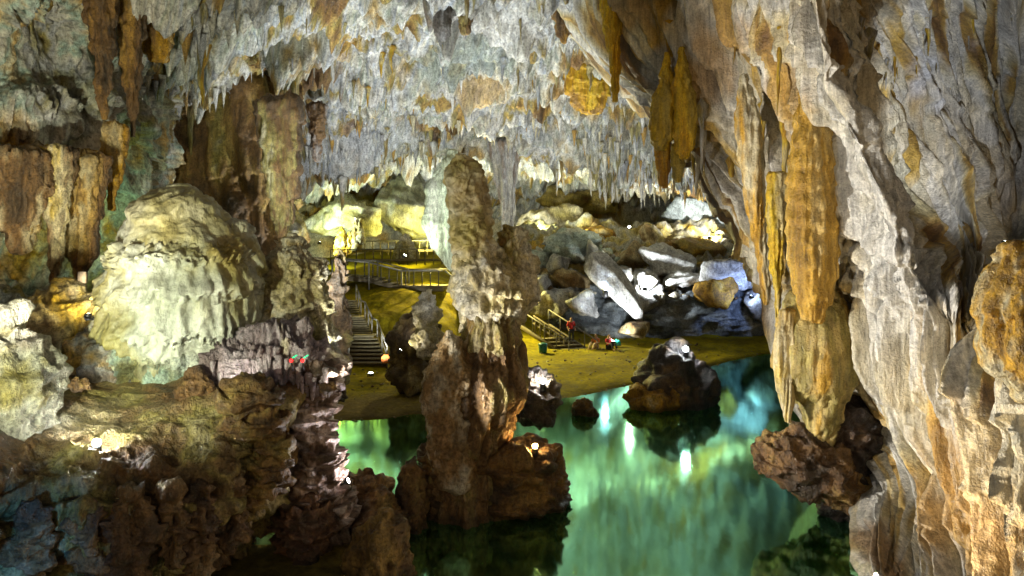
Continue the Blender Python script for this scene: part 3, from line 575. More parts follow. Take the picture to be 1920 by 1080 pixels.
# --- brown mass and hanging columns behind the dome
F('brown_wall_column', 'broad dark brown rock column reaching the ceiling behind the huge dome', 'rock column', [(180, 330, 570), (280, 335, 548), (360, 335, 548), (440, 330, 560), (520, 310, 580), (720, 280, 600)], 38.5,
  fl_(.9, .5, .3, 1.4, .35, 2., .1, 4, .2, .5, 2, 1., .08, 41), [(0, DARK), (.4, BROWN), (.75, (.26, .18, .07)), (.92, OLIVE), (1, GREY)], M_ROCK, .5, .4, rings=150, segs=150, flat=.6, seed=61)
HANG = [
 # rows -> d, label, stops
 ([(-40, 150, 225), (60, 165, 218), (140, 178, 212), (200, 186, 206), (222, 192, 200)], 22.5, 'long brown and ochre hanging drapery at the top left of the cave', [(0, DARK), (.45, BROWN), (.75, (.3, .18, .06)), (1, OLIVE)]),
 ([(-40, 215, 275), (60, 225, 268), (150, 232, 262), (220, 238, 258), (256, 244, 252)], 23.5, 'ochre hanging drapery with a split tip right of the long brown one', [(0, DARK), (.45, BROWN), (.8, (.36, .22, .07)), (1, CREAM)]),
 ([(-40, 255, 330), (40, 262, 325), (90, 268, 322), (110, 280, 315)], 25, 'short ochre drapery under the ceiling at upper left', [(0, BROWN), (.5, OCHRE), (1, CREAM)]),
 ([(290, 70, 145), (340, 82, 130), (400, 86, 128), (460, 88, 122), (520, 92, 112), (548, 98, 108)], 21, 'banded fluted stalactite in the left alcove', [(0, DARK), (.3, BROWN), (.7, CREAM), (1, YEL)]),
 ([(300, 120, 200), (370, 128, 190), (430, 130, 182), (490, 134, 172), (530, 140, 160)], 21.8, 'golden lumpy stalactite right of the banded one in the left alcove', [(0, DARK), (.35, BROWN), (.65, (.38, .26, .1)), (1, CREAM)]),
 ([(300, -20, 90), (370, 0, 80), (430, 10, 70), (470, 20, 50)], 20.5, 'wide cream drapery at the left edge of the alcove', [(0, DARK), (.4, BROWN), (.8, CREAM), (1, OCHRE)]),
 ([(240, 190, 240), (300, 195, 232), (360, 200, 222), (392, 204, 214)], 23, 'narrow ochre stalactite above the green lit gap beside the dome', [(0, BROWN), (.6, OCHRE), (1, CREAM)]),
 ([(200, 480, 570), (280, 490, 562), (350, 500, 556), (420, 512, 545), (445, 520, 535)], 32, 'broad brown stalactite left of the grey ceiling fringe', [(0, DARK), (.5, BROWN), (.9, OLIVE), (1, CREAM)]),
 ([(30, 445, 495), (70, 450, 488), (100, 455, 482), (118, 460, 474)], 35, 'yellowish barrel shaped stalactite under the left ceiling', [(0, BROWN), (.5, OLIVE), (1, CREAM)]),
 ([(-50, 805, 850), (10, 812, 848), (50, 820, 844), (75, 828, 838)], 30.5, 'dark grey drapery at the top middle of the ceiling', [(0, DARK), (.5, (.14, .13, .12)), (1, GREY)]),
 ([(-50, 845, 895), (0, 855, 890), (40, 862, 885), (62, 868, 878)], 31.5, 'dark brown drapery right of the dark grey one at the top', [(0, DARK), (.5, BROWN), (1, OLIVE)]),
 ([(-50, 1030, 1085), (10, 1038, 1080), (50, 1045, 1072), (80, 1052, 1064)], 31, 'brown ribbed drapery at the top right of the ceiling', [(0, DARK), (.5, BROWN), (1, (.36, .22, .06))]),
 ([(-50, 1080, 1125), (10, 1085, 1118), (45, 1092, 1110)], 29.5, 'short ochre drapery beside the brown ribbed one', [(0, BROWN), (.5, OCHRE), (1, CREAM)]),
 ([(215, 505, 545), (260, 510, 542), (310, 515, 538), (330, 520, 532)], 38, 'dark stalactite over the olive stalagmite', [(0, DARK), (.6, BROWN), (1, OLIVE)]),
 ([(200, 575, 615), (240, 580, 610), (285, 588, 604), (300, 592, 600)], 42, 'grey brown stalactite over the far staircase', [(0, DARK), (.5, BROWN), (1, GREY)]),
 # right side
 ([(-40, 1122, 1172), (20, 1128, 1168), (60, 1132, 1166), (85, 1138, 1160), (130, 1144, 1162), (190, 1148, 1158)], 27.5, 'bright yellow ochre stalactite hanging from the ceiling right of centre', [(0, OCHRE), (.6, YEL), (1, (.42, .24, .04))]),
 ([(125, 1055, 1145), (165, 1060, 1140), (195, 1072, 1130), (208, 1085, 1118)], 42, 'golden ribbed drapery on the ceiling right of the tall column', [(0, BROWN), (.4, OCHRE), (1, YEL)]),
 ([(100, 1246, 1254), (160, 1235, 1262), (185, 1222, 1270), (225, 1218, 1266), (260, 1220, 1262), (278, 1228, 1250)], 26, 'left lobe of the yellow hanging cluster beside the right wall', [(0, OLIVE), (.4, YEL), (1, OCHRE)]),
 ([(90, 1274, 1284), (165, 1258, 1298), (200, 1262, 1308), (240, 1264, 1306), (280, 1268, 1300), (295, 1274, 1290)], 25.6, 'right lobe of the yellow hanging cluster beside the right wall', [(0, OCHRE), (.5, YEL), (1, OLIVE)]),
 ([(270, 1228, 1256), (310, 1232, 1256), (350, 1236, 1250)], 26.5, 'slim brown stalactite below the yellow hanging cluster', [(0, BROWN), (.6, OCHRE), (1, OLIVE)]),
 ([(275, 1256, 1284), (310, 1258, 1282), (340, 1264, 1276)], 26.2, 'stubby olive stalactite under the right lobe of the yellow cluster', [(0, OLIVE), (1, YEL)]),
 ([(150, 1504, 1538), (190, 1497, 1547), (230, 1490, 1554), (270, 1484, 1558), (340, 1478, 1560), (420, 1478, 1562), (500, 1480, 1562), (560, 1490, 1556), (596, 1508, 1545)], 19.25, 'big orange fluted stalactite on the right wall', [(0, (.22, .13, .04)), (.3, (.37, .23, .06)), (.7, (.46, .3, .09)), (1, (.48, .38, .2))]),
 ([(330, 1440, 1478), (380, 1438, 1474), (460, 1442, 1470), (540, 1450, 1466), (605, 1454, 1462)], 21.2, 'narrow yellow stalactite left of the big orange one', [(0, OCHRE), (.6, YEL), (1, CREAM)]),
 ([(140, 1388, 1400), (230, 1376, 1428), (300, 1385, 1432), (380, 1398, 1436), (460, 1412, 1440), (540, 1428, 1446), (570, 1434, 1442)], 22.6, 'cream and ochre drapery along the left edge of the right wall', [(0, BROWN), (.3, OCHRE), (.7, CREAM), (1, PALE)]),
 ([(560, 1478, 1565), (580, 1470, 1590), (605, 1460, 1600), (650, 1452, 1602), (690, 1450, 1600), (720, 1462, 1592), (750, 1490, 1580), (790, 1510, 1570), (830, 1525, 1560), (880, 1536, 1552)], 20.0, 'bell shaped yellow brown flowstone with a fringe under the orange stalactite', [(0, BROWN), (.3, OLIVE), (.7, (.4, .31, .14)), (1, OCHRE)]),
 ([(585, 1462, 1492), (640, 1450, 1490), (700, 1450, 1488), (750, 1460, 1486), (790, 1472, 1484)], 19.6, 'hanging yellow lobe on the left of the bell shaped flowstone', [(0, (.34, .25, .1)), (.6, CREAM), (1, YEL)]),
]
for i, (pr, d, lab, st) in enumerate(HANG):
    w = max(p[2] - p[1] for p in pr) / FPX * d
    F('stalactite', lab, 'stalactite', pr, d, fl_(.07 * w, 1.4 / w ** .5, .05 * w ** .6, 4.5 / w ** .5, (.08 if i < 24 else .045) * w, .4 + .2 * w + (.5 if i > 23 else 0), .05, 9, .07, .5, 6, 1.2, .03, 60 + i) if i > 14 else fl_(.14 * w ** .7, 1.4 / w ** .5, .09 * w ** .6, 4 / w ** .5, .1 * w, .7 + .3 * w, .03, 9, .14, .5, 5, 1., .03 if i > 14 else .07, 60 + i), st, M_WALL if i > 14 else M_FINE, 1.1, .2, rings=84, segs=54 if w < 1 else 84, flat=.8 if i != 21 else 1., seed=70 + i)
# orange stalactite's neighbours lower right: dark overhanging knob by the water
T = tag(empty('overhanging_rock', tuple(P(1540, 960, 20))), 'dark brown overhanging rock knob above the water at the foot of the right wall', 'rock')
F('knob', None, None, [(800, 1480, 1520), (815, 1450, 1560), (835, 1425, 1580), (860, 1414, 1600), (890, 1425, 1610), (915, 1470, 1620), (935, 1530, 1630)], 20.2, rk_(.24, 1.2, .08, .4, .06, 2), BR, M_DARK, .9, 1, parent=T, rings=110, segs=170, flat=.7, seed=91)
F('stem', None, None, [(780, 1500, 1640), (850, 1520, 1650), (920, 1535, 1660), (980, 1560, 1670), (1050, 1590, 1680), (1120, 1600, 1690)], 20.4, rk_(.3, 1., .1, .5, .06, 3), [(0, (.015, .012, .01)), (.6, (.06, .04, .03)), (1, (.14, .09, .05))], M_DARK, .9, 1, parent=T, rings=130, segs=130, flat=.7, seed=92)
F('boulder', 'yellow striped boulder leaning in at the right edge below the dark hole', 'boulder', [(470, 1885, 1960), (500, 1862, 2000), (580, 1850, 2000), (650, 1852, 2000), (700, 1872, 2000), (740, 1900, 1980)], 12.6,
  fl_(.12, 1.2, .07, 3, .1, 1., .03, 7, .3, .3, 3, .6, .03, 95), [(0, BROWN), (.4, OCHRE), (.7, CREAM), (1, PALE)], M_FINE, 1.2, .3, rings=130, segs=120, seed=95)

# --- boulder slope across the beach
F('rock_bank', 'long dark blue grey rock bank behind the sandy beach', 'rock bank', [(528, 1010, 1420), (545, 985, 1445), (580, 980, 1460), (620, 985, 1470), (655, 990, 1470)], 55,
  rk_(1.5, .3, .35, 1.6, .2, 6), [(0, (.06, .07, .08)), (.45, (.17, .19, .21)), (.8, (.28, .3, .31)), (1, (.36, .34, .26))], M_ROCK, .4, .8, rings=110, segs=260, flat=.42, seed=96, cap=.05)
def boulder(label, cx, cy, w, h, d, stops, rot=0, k=1., seed=0, name='boulder', group='boulders on the slope'):
    """an angular block: a sphere cut by a dozen random planes"""
    rr = np.random.default_rng(seed + 900)
    R, C = (16, 24) if w < 35 else (34, 48) if k < 3 else (48, 70)
    ph = np.linspace(0, math.pi, R); th = np.linspace(0, 2 * math.pi, C, endpoint=False)
    U = np.stack([np.sin(ph)[:, None] * np.cos(th), np.sin(ph)[:, None] * np.sin(th), np.repeat(np.cos(ph)[:, None], C, 1)], 2).reshape(-1, 3)
    n = rr.normal(size=(13, 3)); n /= np.linalg.norm(n, axis=1)[:, None]; hh = rr.uniform(.5, .82, 13)
    r = np.min(hh[None, :] / np.maximum(U @ n.T, 1e-3), axis=1); r = np.minimum(r, 1.25)
    p = U * r[:, None]
    p = p * np.array([w / 2, (w + h) / 4 * 1.0, h / 2]) / FPX * d / .72
    c, s = math.cos(rot), math.sin(rot)
    p = np.stack([p[:, 0] * c - p[:, 2] * s, p[:, 1], p[:, 0] * s + p[:, 2] * c], 1)
    sz = w / FPX * d
    p = p + U * k * (.035 * sz * fbm(p * 3. / sz + seed, 5, 3) + .05 * np.abs(gn(p * 1.6 + seed, 2)))[:, None]
    p = p + P(cx, cy, d)
    o = mesh_obj(name, p, grid_faces(R, C, True), M_ROCK, None, pal(p + seed * 3.3, stops, .8, .9, seed), smooth=False)
    return tag(o, label, 'boulder', group)
SW = [(0, GREY), (.3, (.5, .5, .5)), (1, (.66, .66, .64))]; SG = [(0, (.12, .12, .12)), (.5, GREY), (1, PALE)]; ST = [(0, (.2, .24, .22)), (.6, (.34, .4, .37)), (1, PALE)]
SBR = [(0, BROWN), (.5, (.3, .23, .13)), (1, CREAM)]; SOL = [(0, BROWN), (.5, OLIVE), (1, OCHRE)]
for i, a in enumerate([
 ('long white speckled slab tilted down to the right above the beach', 1160, 545, 128, 40, 49.2, SW, -.9),
 ('white angular boulder lit from below in the middle of the slope', 1256, 497, 84, 46, 53, SW, -.15),
 ('flat white boulder just below the angular white one', 1282, 524, 78, 26, 51.5, SW, .1),
 ('blue white boulder at the right end of the slope', 1378, 512, 92, 50, 50.5, SW, -.15),
 ('pale teal boulder with a flat top next to the tall column', 1068, 468, 90, 46, 55, ST, .1),
 ('small teal boulder at the left end of the slope', 1014, 492, 36, 44, 54, ST, .4),
 ('small white block right of the tall column', 1014, 532, 38, 40, 51, SW, .9),
 ('brown block between the teal boulders and the white slab', 1062, 522, 62, 40, 52, SBR, -.3),
 ('grey wedge below the flat topped teal boulder', 1050, 500, 46, 30, 53, SG, .6),
 ('steep grey slab left of the speckled slab', 1118, 500, 34, 84, 53, SG, .5),
 ('dark grey slab right of the speckled slab', 1216, 548, 56, 70, 51.5, SG, .6),
 ('brown boulder at the top middle of the slope', 1188, 480, 60, 46, 55, SBR, .2),
 ('cream boulder behind the white angular one', 1222, 452, 46, 34, 58, SBR, -.4),
 ('orange brown crumbled boulder under the blue white one', 1336, 548, 76, 42, 50, GD, .1),
 ('grey boulder at the far right of the slope by the wall', 1440, 560, 60, 80, 50, SG, .3),
 ('ochre block on the crest near the yellow light', 1120, 440, 50, 36, 60, GD, .2),
 ('small pale block below the brown boulder', 1170, 515, 36, 24, 52, SG, -.3),
 ('olive boulder with a mossy look near the crest', 1310, 470, 90, 40, 57, SOL, -.2),
 ('grey stone tucked under the white angular boulder', 1210, 522, 40, 26, 51, SG, .5),
 ('dark wedge over the beach stairs', 1040, 570, 80, 46, 50.5, SG, .3),
 ('low grey boulder left of the lamp under the slab', 1092, 572, 56, 36, 50, SG, -.2),
 ('small brown stone left of the islet lamp', 1196, 618, 50, 30, 48.5, SBR, .4)]):
    boulder(*a, k=2.3 if i else 1.5, seed=i)
rq = random.Random(3)
for i in range(64):
    a = rq.random(); px = 1005 + 425 * a; py = rq.uniform(455, 540); d = 59.5 - (py - 440) / 110 * 8.2; w = rq.uniform(14, 34)
    nm, st = rq.choice([('pale grey', SW), ('grey', SG), ('brown', SBR), ('teal grey', ST)])
    boulder('%s %s boulder among the larger ones on the slope' % ('little' if w < 24 else 'mid sized', nm), px, py, w, w * rq.uniform(.5, .9), d, st, rq.uniform(-.7, .7), k=1.7, seed=200 + i)
# small scree between the boulders
sv, sf, sc = [], [], []
for i in range(420):
    a = random.random(); px = 1000 + 440 * a; py = random.uniform(455, 560); d = 60 - (py - 440) / 110 * 9 + random.uniform(-1, 1); r = random.uniform(.12, .42)
    b = np.array([[1, 0, 0], [-1, 0, 0], [0, 1, 0], [0, -1, 0], [0, 0, 1], [0, 0, -1]]) * np.array([r, r, r * .7]) * RNG.uniform(.6, 1.3, (6, 1)) + RNG.normal(0, .15 * r, (6, 3)) + P(px, py, d)
    k = len(sv) * 6; sv.append(b)
    for t in ((0, 2, 4), (2, 1, 4), (1, 3, 4), (3, 0, 4), (2, 0, 5), (1, 2, 5), (3, 1, 5), (0, 3, 5)): sf.append([k + j for j in t])
    sc.append(np.repeat(np.array(random.choice([GREY, PALE, CREAM, BROWN, BLUEG]))[None] * random.uniform(.6, 1.1), 6, 0))
o = mesh_obj('scree', np.concatenate(sv), sf, M_ROCK, None, np.concatenate(sc), smooth=False)
tag(o, 'loose grey and cream scree between the boulders on the slope', 'scree', kind='stuff')
# slope under the boulders
o, _ = loft('slope', [[P(px, py, d + off) for px, off in ((960, 0), (1040, 0), (1140, 0), (1240, 0), (1340, 0), (1440, 0), (1520, 0))] for py, d in ((420, 62), (450, 58.6), (490, 55.6), (525, 53.2), (545, 54), (600, 57))], 120, 200, M_ROCK,
    lambda q: rocky(q, .8, .4, .3, 1.2, .15, 4), lambda q, p: pal(p, [(0, BROWN), (.3, OLIVE), (.6, GREY), (.85, OLIVE), (1, OCHRE)], .35, 1, 5))
tag(o, kind='structure')
# inner chamber rocks
for i, a in enumerate([('big ochre rock mass in the inner chamber under the white stalactites', 1100, 376, 130, 70, 72, [(0, BROWN), (.4, OLIVE), (.8, (.42, .33, .12)), (1, CREAM)], .1), ('smooth blue grey slab in the inner chamber beside the right wall', 1310, 410, 150, 74, 64, [(0, (.2, .23, .26)), (1, (.36, .4, .44))], -.3),
        ('dark olive rock shoulder filling the chamber left of the tall column', 765, 385, 160, 120, 66, [(0, (.12, .12, .08)), (.6, (.22, .22, .15)), (1, GREY)], -.4), ('pale green lit rock at the far left of the chamber', 655, 405, 110, 70, 64, [(0, OLIVE), (.5, (.5, .5, .33)), (1, WHITE)], -.2),
        ('cream terrace rock right of the tall column', 1030, 425, 110, 50, 66, [(0, OLIVE), (.5, CREAM), (1, PALE)], 0.)]):
    boulder(*a, k=3.2, seed=40 + i, group='rocks of the inner chamber', name='chamber_rock')
for i, (px, py, h, w) in enumerate([(668, 455, 46, 10), (675, 440, 30, 8), (640, 460, 34, 12), (655, 462, 26, 9), (760, 470, 30, 22)]):
    F('stalagmite', ['slender dark stalagmite on the terrace before the green lit rock', 'short twin beside the slender terrace stalagmite', 'orange lit stump at the left of the terrace', 'small orange stump next to the terrace stump', 'pinkish squat stalagmite near the yellow lamp on the terrace'][i], 'stalagmite',
      [(py - h, px - w * .3, px + w * .3), (py - h * .5, px - w * .7, px + w * .7), (py, px - w, px + w), (py + 14, px - w * 1.1, px + w * 1.1)], 60, fl_(.1, 1, .06, 3, .1, .6, .03, 6, .3, .3, 3, .5, .05, i), S_GOLD if i in (2, 3) else S_COL, M_ROCK, 1, .6, rings=40, segs=40, seed=110 + i)
# ================================================================== stalactites
def stal_mesh(seed):
    rr = np.random.default_rng(seed); R, C = 14, 10
    t = np.linspace(0, 1, R); th = np.linspace(0, 2 * math.pi, C, endpoint=False)
    r = .42 * (1 - t) ** rr.uniform(.5, .9) + .55 * np.exp(-t * rr.uniform(6, 11)) + .03 + .07 * np.sin(t * rr.uniform(9, 22) + rr.uniform(0, 6)) * (1 - t)
    wob = np.cumsum(rr.normal(0, .05, (R, 2)), 0)
    r[0] = .02; t = t.copy(); t[0] = -.02
    V = np.stack([r[:, None] * np.cos(th) + wob[:, :1], r[:, None] * np.sin(th) + wob[:, 1:], np.repeat(-t[:, None], C, 1)], 2)
    V[:, :, :2] *= (1 + .25 * rr.normal(0, 1, (1, C, 1)) * .5)
    return V.reshape(-1, 3), grid_faces(R, C, True, True)
SMAT = {}
PALS = {'pale': S_CEIL[2:7], 'ochre': S_GOLD, 'grey': [(0, GREY), (.5, BLUEG), (1, PALE)], 'white': [(0, PALE), (1, WHITE)], 'brown': [(0, BROWN), (.5, OLIVE), (1, CREAM)]}
SM = {}
for c, st in PALS.items():
    st = [((s[0] - st[0][0]) / (st[-1][0] - st[0][0]), s[1]) for s in st]
    for k in range(4):
        V, f = stal_mesh(len(SM))
        o = mesh_obj('stalactite', V, f, M_FINE, None, pal(V * np.array([1, 1, 3]) + 5 * k, st, 1.2, .5, k))
        SM[c, k] = o.data; bpy.data.objects.remove(o)
def stal(pos, L, r, c, label, group, name='stalactite', cat='stalactite'):
    o = bpy.data.objects.new(name, SM[c, random.randrange(4)]); COL.objects.link(o)
    o.location = pos; o.scale = (r, r * random.uniform(.7, 1.2), L); o.rotation_euler = (random.uniform(-.05, .05), random.uniform(-.05, .05), random.uniform(0, 6.28))
    tag(o, label, cat, group)
def ceil_pick(px0, px1, d0, d1, n):
    V = CEILV.reshape(-1, 3); px = V[:, 0] / V[:, 1] * FPX + 960
    idx = np.nonzero((px > px0) & (px < px1) & (V[:, 1] > d0) & (V[:, 1] < d1))[0]
    # the lowest of a few draws: drips sit on bulges
    out = []
    for _ in range(n):
        c = RNG.choice(idx, 4); out.append(V[c[np.argmin(V[c, 2])]])
    return out
for (a, n, L, c, lab, g) in [
    ((470, 1250, 47, 54), 60, (.4, 2.4), ('grey', 'pale', 'grey', 'brown'), '%s stalactite in the fringe of the ceiling step', 'stalactites of the ceiling step'),
    ((1040, 1260, 52, 70), 54, (.6, 2.4), ('white', 'white', 'pale'), '%s lit stalactite above the ochre rock of the inner chamber', 'white stalactites of the inner chamber'),
    ((250, 560, 30, 46), 46, (.5, 1.8), ('brown', 'pale', 'ochre'), '%s stalactite under the left part of the ceiling', 'stalactites of the left ceiling'),
    ((560, 1100, 28, 46), 70, (.4, 1.6), ('pale', 'grey', 'ochre', 'white', 'brown'), '%s stalactite under the broad middle ceiling', 'stalactites of the middle ceiling'),
    ((1040, 1300, 26, 44), 36, (.5, 1.7), ('ochre', 'brown', 'pale'), '%s stalactite where the ceiling meets the right wall', 'stalactites by the right wall')]:
    for p in ceil_pick(*a, n):
        l = L[0] * .6 + (L[1] - L[0] * .6) * random.random() ** 2; cc = random.choice(c); sz = 'short' if l < L[0] + (L[1] - L[0]) / 3 else 'long' if l > L[0] + (L[1] - L[0]) * .67 else 'middling'
        stal(p + np.array([0, 0, .4]), l + .2, min(.5, l * random.uniform(.12, .34)), cc, lab % (sz + ' ' + cc), g)
# brown and gold curtains above and behind the dome
rq = random.Random(11)
for p in ceil_pick(270, 590, 29, 42, 24):
    l = rq.uniform(.9, 2.8); cc = rq.choice(('brown', 'brown', 'ochre', 'pale'))
    stal(p + np.array([0, 0, .3]), l + .3, l * rq.uniform(.14, .26), cc, '%s %s curtain stalactite above the huge dome' % ('long' if l > 1.8 else 'short', cc), 'curtain stalactites above the dome')
# drapery strips hanging on the right wall
VW = RWV.reshape(-1, 3); pxw = VW[:, 0] / VW[:, 1] * FPX + 960; pyw = HY - (VW[:, 2] - CAMH) / VW[:, 1] * FPX
for (x0, x1, y0, y1), n, L, c, where in [((1240, 1480, 60, 330), 26, (1., 3.2), ('ochre', 'pale', 'white', 'ochre'), 'upper left of the right wall'), ((1600, 1900, 0, 130), 22, (.6, 1.6), ('pale', 'white', 'ochre'), 'top of the right wall')]:
    idx = np.nonzero((pxw > x0) & (pxw < x1) & (pyw > y0) & (pyw < y1))[0]
    for _ in range(n):
        p_ = VW[RNG.choice(idx)]; l = random.uniform(*L); cc = random.choice(c)
        sz = 'short' if l < L[0] + (L[1] - L[0]) / 3 else 'long' if l > L[0] + (L[1] - L[0]) * .67 else 'middling'
        stal(p_ + np.array([0, .05, .3 * l]), l, l * random.uniform(.09, .16), cc, '%s %s drapery strip on the %s' % (sz, cc, where), 'drapery strips of the right wall', 'drapery_strip', 'drapery')
# countless thin soda straws
sv, sf, sc = [], [], []
for p in [p for p in ceil_pick(180, 1330, 25, 54, 5200) if gn(np.array([p * .3]), 77)[0] > -.12]:
    l = .15 + 1.1 * random.random() ** 2.5; r = l * random.uniform(.12, .24); k = len(sv) * 6
    th = RNG.uniform(0, 6) + np.arange(5) * 1.2566
    sv.append(np.concatenate([np.stack([r * np.cos(th), r * np.sin(th), np.full(5, .12)], 1), [[RNG.normal(0, .02), 0, -l]]]) + p)
    for j in range(5): sf.append([k + j, k + 5, k + (j + 1) % 5])
    sc.append(np.repeat(np.array(random.choice([GREY, PALE, CREAM, OLIVE, WHITE, OCHRE]))[None] * random.uniform(.7, 1.1), 6, 0))
o = mesh_obj('soda_straws', np.concatenate(sv), sf, M_FINE, None, np.concatenate(sc))
tag(o, 'countless thin drip straws all over the cave ceiling', 'stalactites', kind='stuff')

# ================================================================== built things
def boxm(parts):
    """boxes (centre, size, rotation about z, tilt) joined into verts and faces"""
    V, Fc = [], []
    for ctr, sz, *r in parts:
        rz = r[0] if r else 0; rx = r[1] if len(r) > 1 else 0
        b = np.array([[x, y, z] for x in (-.5, .5) for y in (-.5, .5) for z in (-.5, .5)]) * np.array(sz)
        m = np.array(Matrix.Rotation(rz, 3, 'Z') @ Matrix.Rotation(rx, 3, 'X'))
        b = b @ m.T + np.array(ctr); k = len(V) * 8; V.append(b)
        for q in ((0, 1, 3, 2), (4, 6, 7, 5), (0, 4, 5, 1), (2, 3, 7, 6), (0, 2, 6, 4), (1, 5, 7, 3)): Fc.append([k + j for j in q])
    return np.concatenate(V), Fc
def box(name, parent, mat, *parts):
    V, f = boxm(parts); return mesh_obj(name, V, f, mat, parent, smooth=False)
def bar(name, parent, mat, a, b, w=.06, h=None):
    """a straight bar from a to b"""
    a, b = Vector(a), Vector(b); dv = b - a; L = dv.length; q = dv.to_track_quat('Y', 'Z'); h = h or w
    V = np.array([[x * w / 2, y * L, z * h / 2] for x in (-1, 1) for y in (0, 1) for z in (-1, 1)])
    V = np.array([(q @ Vector(v) + a)[:] for v in V])
    f = [(0, 1, 3, 2), (4, 6, 7, 5), (0, 4, 5, 1), (2, 3, 7, 6), (0, 2, 6, 4), (1, 5, 7, 3)]
    return mesh_obj(name, V, f, mat, parent, smooth=False)

# left stairs, three flights down to the sand
T = tag(empty('staircase', tuple(Q(690, .5, 39))), 'grey timber staircase with handrails climbing the sand slope left of the column', 'staircase')
FLT = [(P(690, 684, 39.2), P(674, 632, 42.0), 2.0), (P(668, 626, 42.9), P(656, 596, 44.6), 1.8), (P(652, 592, 45.4), P(644, 562, 47.4), 1.6)]
for a, b, wd in FLT:
    dv = b - a; n = 7
    for i in range(n):
        c = a + dv * (i + .5) / n
        box('tread', T, M_WOODL, ((c[0], c[1], c[2]), (wd, .34, .07)))
        box('riser', T, M_WOOD, ((c[0], c[1] + .16, c[2] - .13), (wd, .03, .2)))
    for s in (-1, 1):
        off = np.array([s * wd / 2, 0, 0])
        bar('stringer', T, M_WOOD, a + off * 1.03 - [0, 0, .12], b + off * 1.03 - [0, 0, .12], .07, .26)
        bar('handrail', T, M_STEEL, a + off * 1.03 + [0, 0, .95], b + off * 1.03 + [0, 0, .95], .07)
        bar('middle_rail', T, M_STEEL, a + off * 1.03 + [0, 0, .5], b + off * 1.03 + [0, 0, .5], .045)
        for t in (0, .5, 1):
            c = a + off * 1.03 + dv * t; bar('post', T, M_STEEL, c - [0, 0, .2], c + [0, 0, .96], .07)
for (a, b, wd), (a2, b2, w2) in zip(FLT, FLT[1:]):
    c = (b + a2) / 2; box('landing', T, M_WOODL, ((c[0], c[1], c[2]), (wd, abs(a2[1] - b[1]) + .3, .09)))
    for s in (-1, 1): bar('handrail', T, M_STEEL, b + [s * wd * .515, 0, .95], a2 + [s * w2 * .515, 0, .95], .07)

# boardwalk bridge with railings
T = tag(empty('boardwalk', tuple(P(740, 540, 50))), 'railed timber boardwalk crossing above the sand slope behind the staircase', 'boardwalk')
BW = [P(632, 515, 51), P(700, 520, 50.5), P(760, 536, 50), P(836, 536, 49.5)]
for a, b in zip(BW, BW[1:]):
    dv = b - a; L = np.linalg.norm(dv); n = max(3, int(L / .55)); sd = np.array([-dv[1], dv[0], 0]) / L
    for i in range(n):
        c = a + dv * (i + .5) / n
        box('plank', T, M_WOOD, ((c[0], c[1], c[2]), (L / n - .03, 1.6, .08), math.atan2(dv[1], dv[0])))
        bar('baluster', T, M_METAL, c - sd * .78 + [0, 0, .04], c - sd * .78 + [0, 0, 1.05], .06)
    for s in (-1, 1):
        bar('beam', T, M_WOOD, a + sd * s * .7 - [0, 0, .18], b + sd * s * .7 - [0, 0, .18], .14, .26)
        bar('handrail', T, M_STEEL, a + sd * s * .78 + [0, 0, 1.08], b + sd * s * .78 + [0, 0, 1.08], .1)
        bar('post', T, M_STEEL, a + sd * s * .78 - [0, 0, .8], a + sd * s * .78 + [0, 0, 1.08], .11)
bar('handrail', T, M_STEEL, BW[-1] + [0, -.78, 1.08], BW[-1] + [2.2, -.78, -.6], .1)
# terrace path railing further back
for j, (x0, x1, y, d, lab) in enumerate([(620, 845, 492, 58, 'low railing along the terrace path behind the boardwalk'), (640, 845, 474, 64, 'far railing at the back of the terrace under the yellow lamp')]):
    T = tag(empty('railing', tuple(P((x0 + x1) / 2, y, d))), lab, 'railing')
    a, b = P(x0, y, d), P(x1, y - 2, d)
    bar('top_rail', T, M_STEEL, a + [0, 0, 1], b + [0, 0, 1], .09); bar('bottom_rail', T, M_WOOD, a + [0, 0, .12], b + [0, 0, .12], .12, .2)
    for i in range(15):
        c = a + (b - a) * i / 14; bar('post', T, M_WOOD, c - [0, 0, .25], c + [0, 0, 1], .08)

# beach stairs on the right
T = tag(empty('beach_stairs', tuple(Q(1085, .4, 46.5))), 'short wide timber stairs with a railing coming down to the beach at the rock bank', 'staircase')
A = P(1094, 668, 46.3); up = np.array([-.33, .26, .19])
for i in range(6):
    c = A + up * i
    box('tread', T, M_WOODL, ((c[0], c[1], c[2]), (1.9, .34, .07), .35)); box('riser', T, M_WOOD, ((c[0] - .05, c[1] + .15, c[2] - .12), (1.9, .03, .18), .35))
for s in (0, 1):
    o0 = A + np.array([-.95, -.3, 0]) + s * np.array([1.85, .6, 0]); o1 = o0 + up * 9
    bar('handrail', T, M_STEEL, o0 + [0, 0, .95], o1 + [0, 0, .95], .07); bar('stringer', T, M_WOOD, o0 - [0, 0, .1], o1 - [0, 0, .1], .08, .28)
    for i in range(5):
        c = o0 + up * 9 * i / 4; bar('post', T, M_STEEL, c - [0, 0, .2], c + [0, 0, .95], .07)
# upper run of that stair's fence
for i in range(7):
    c = P(1058 - i * 9, 645 - i * 6, 47 + i * .3); bar('fence_post', T, M_WOOD, c - [0, 0, .9], c + [0, 0, .5], .09)
bar('fence_rail', T, M_WOOD, P(1062, 632, 46.9), P(1000, 592, 49), .09); bar('fence_rail', T, M_WOOD, P(1062, 648, 46.9), P(1000, 606, 49), .09)

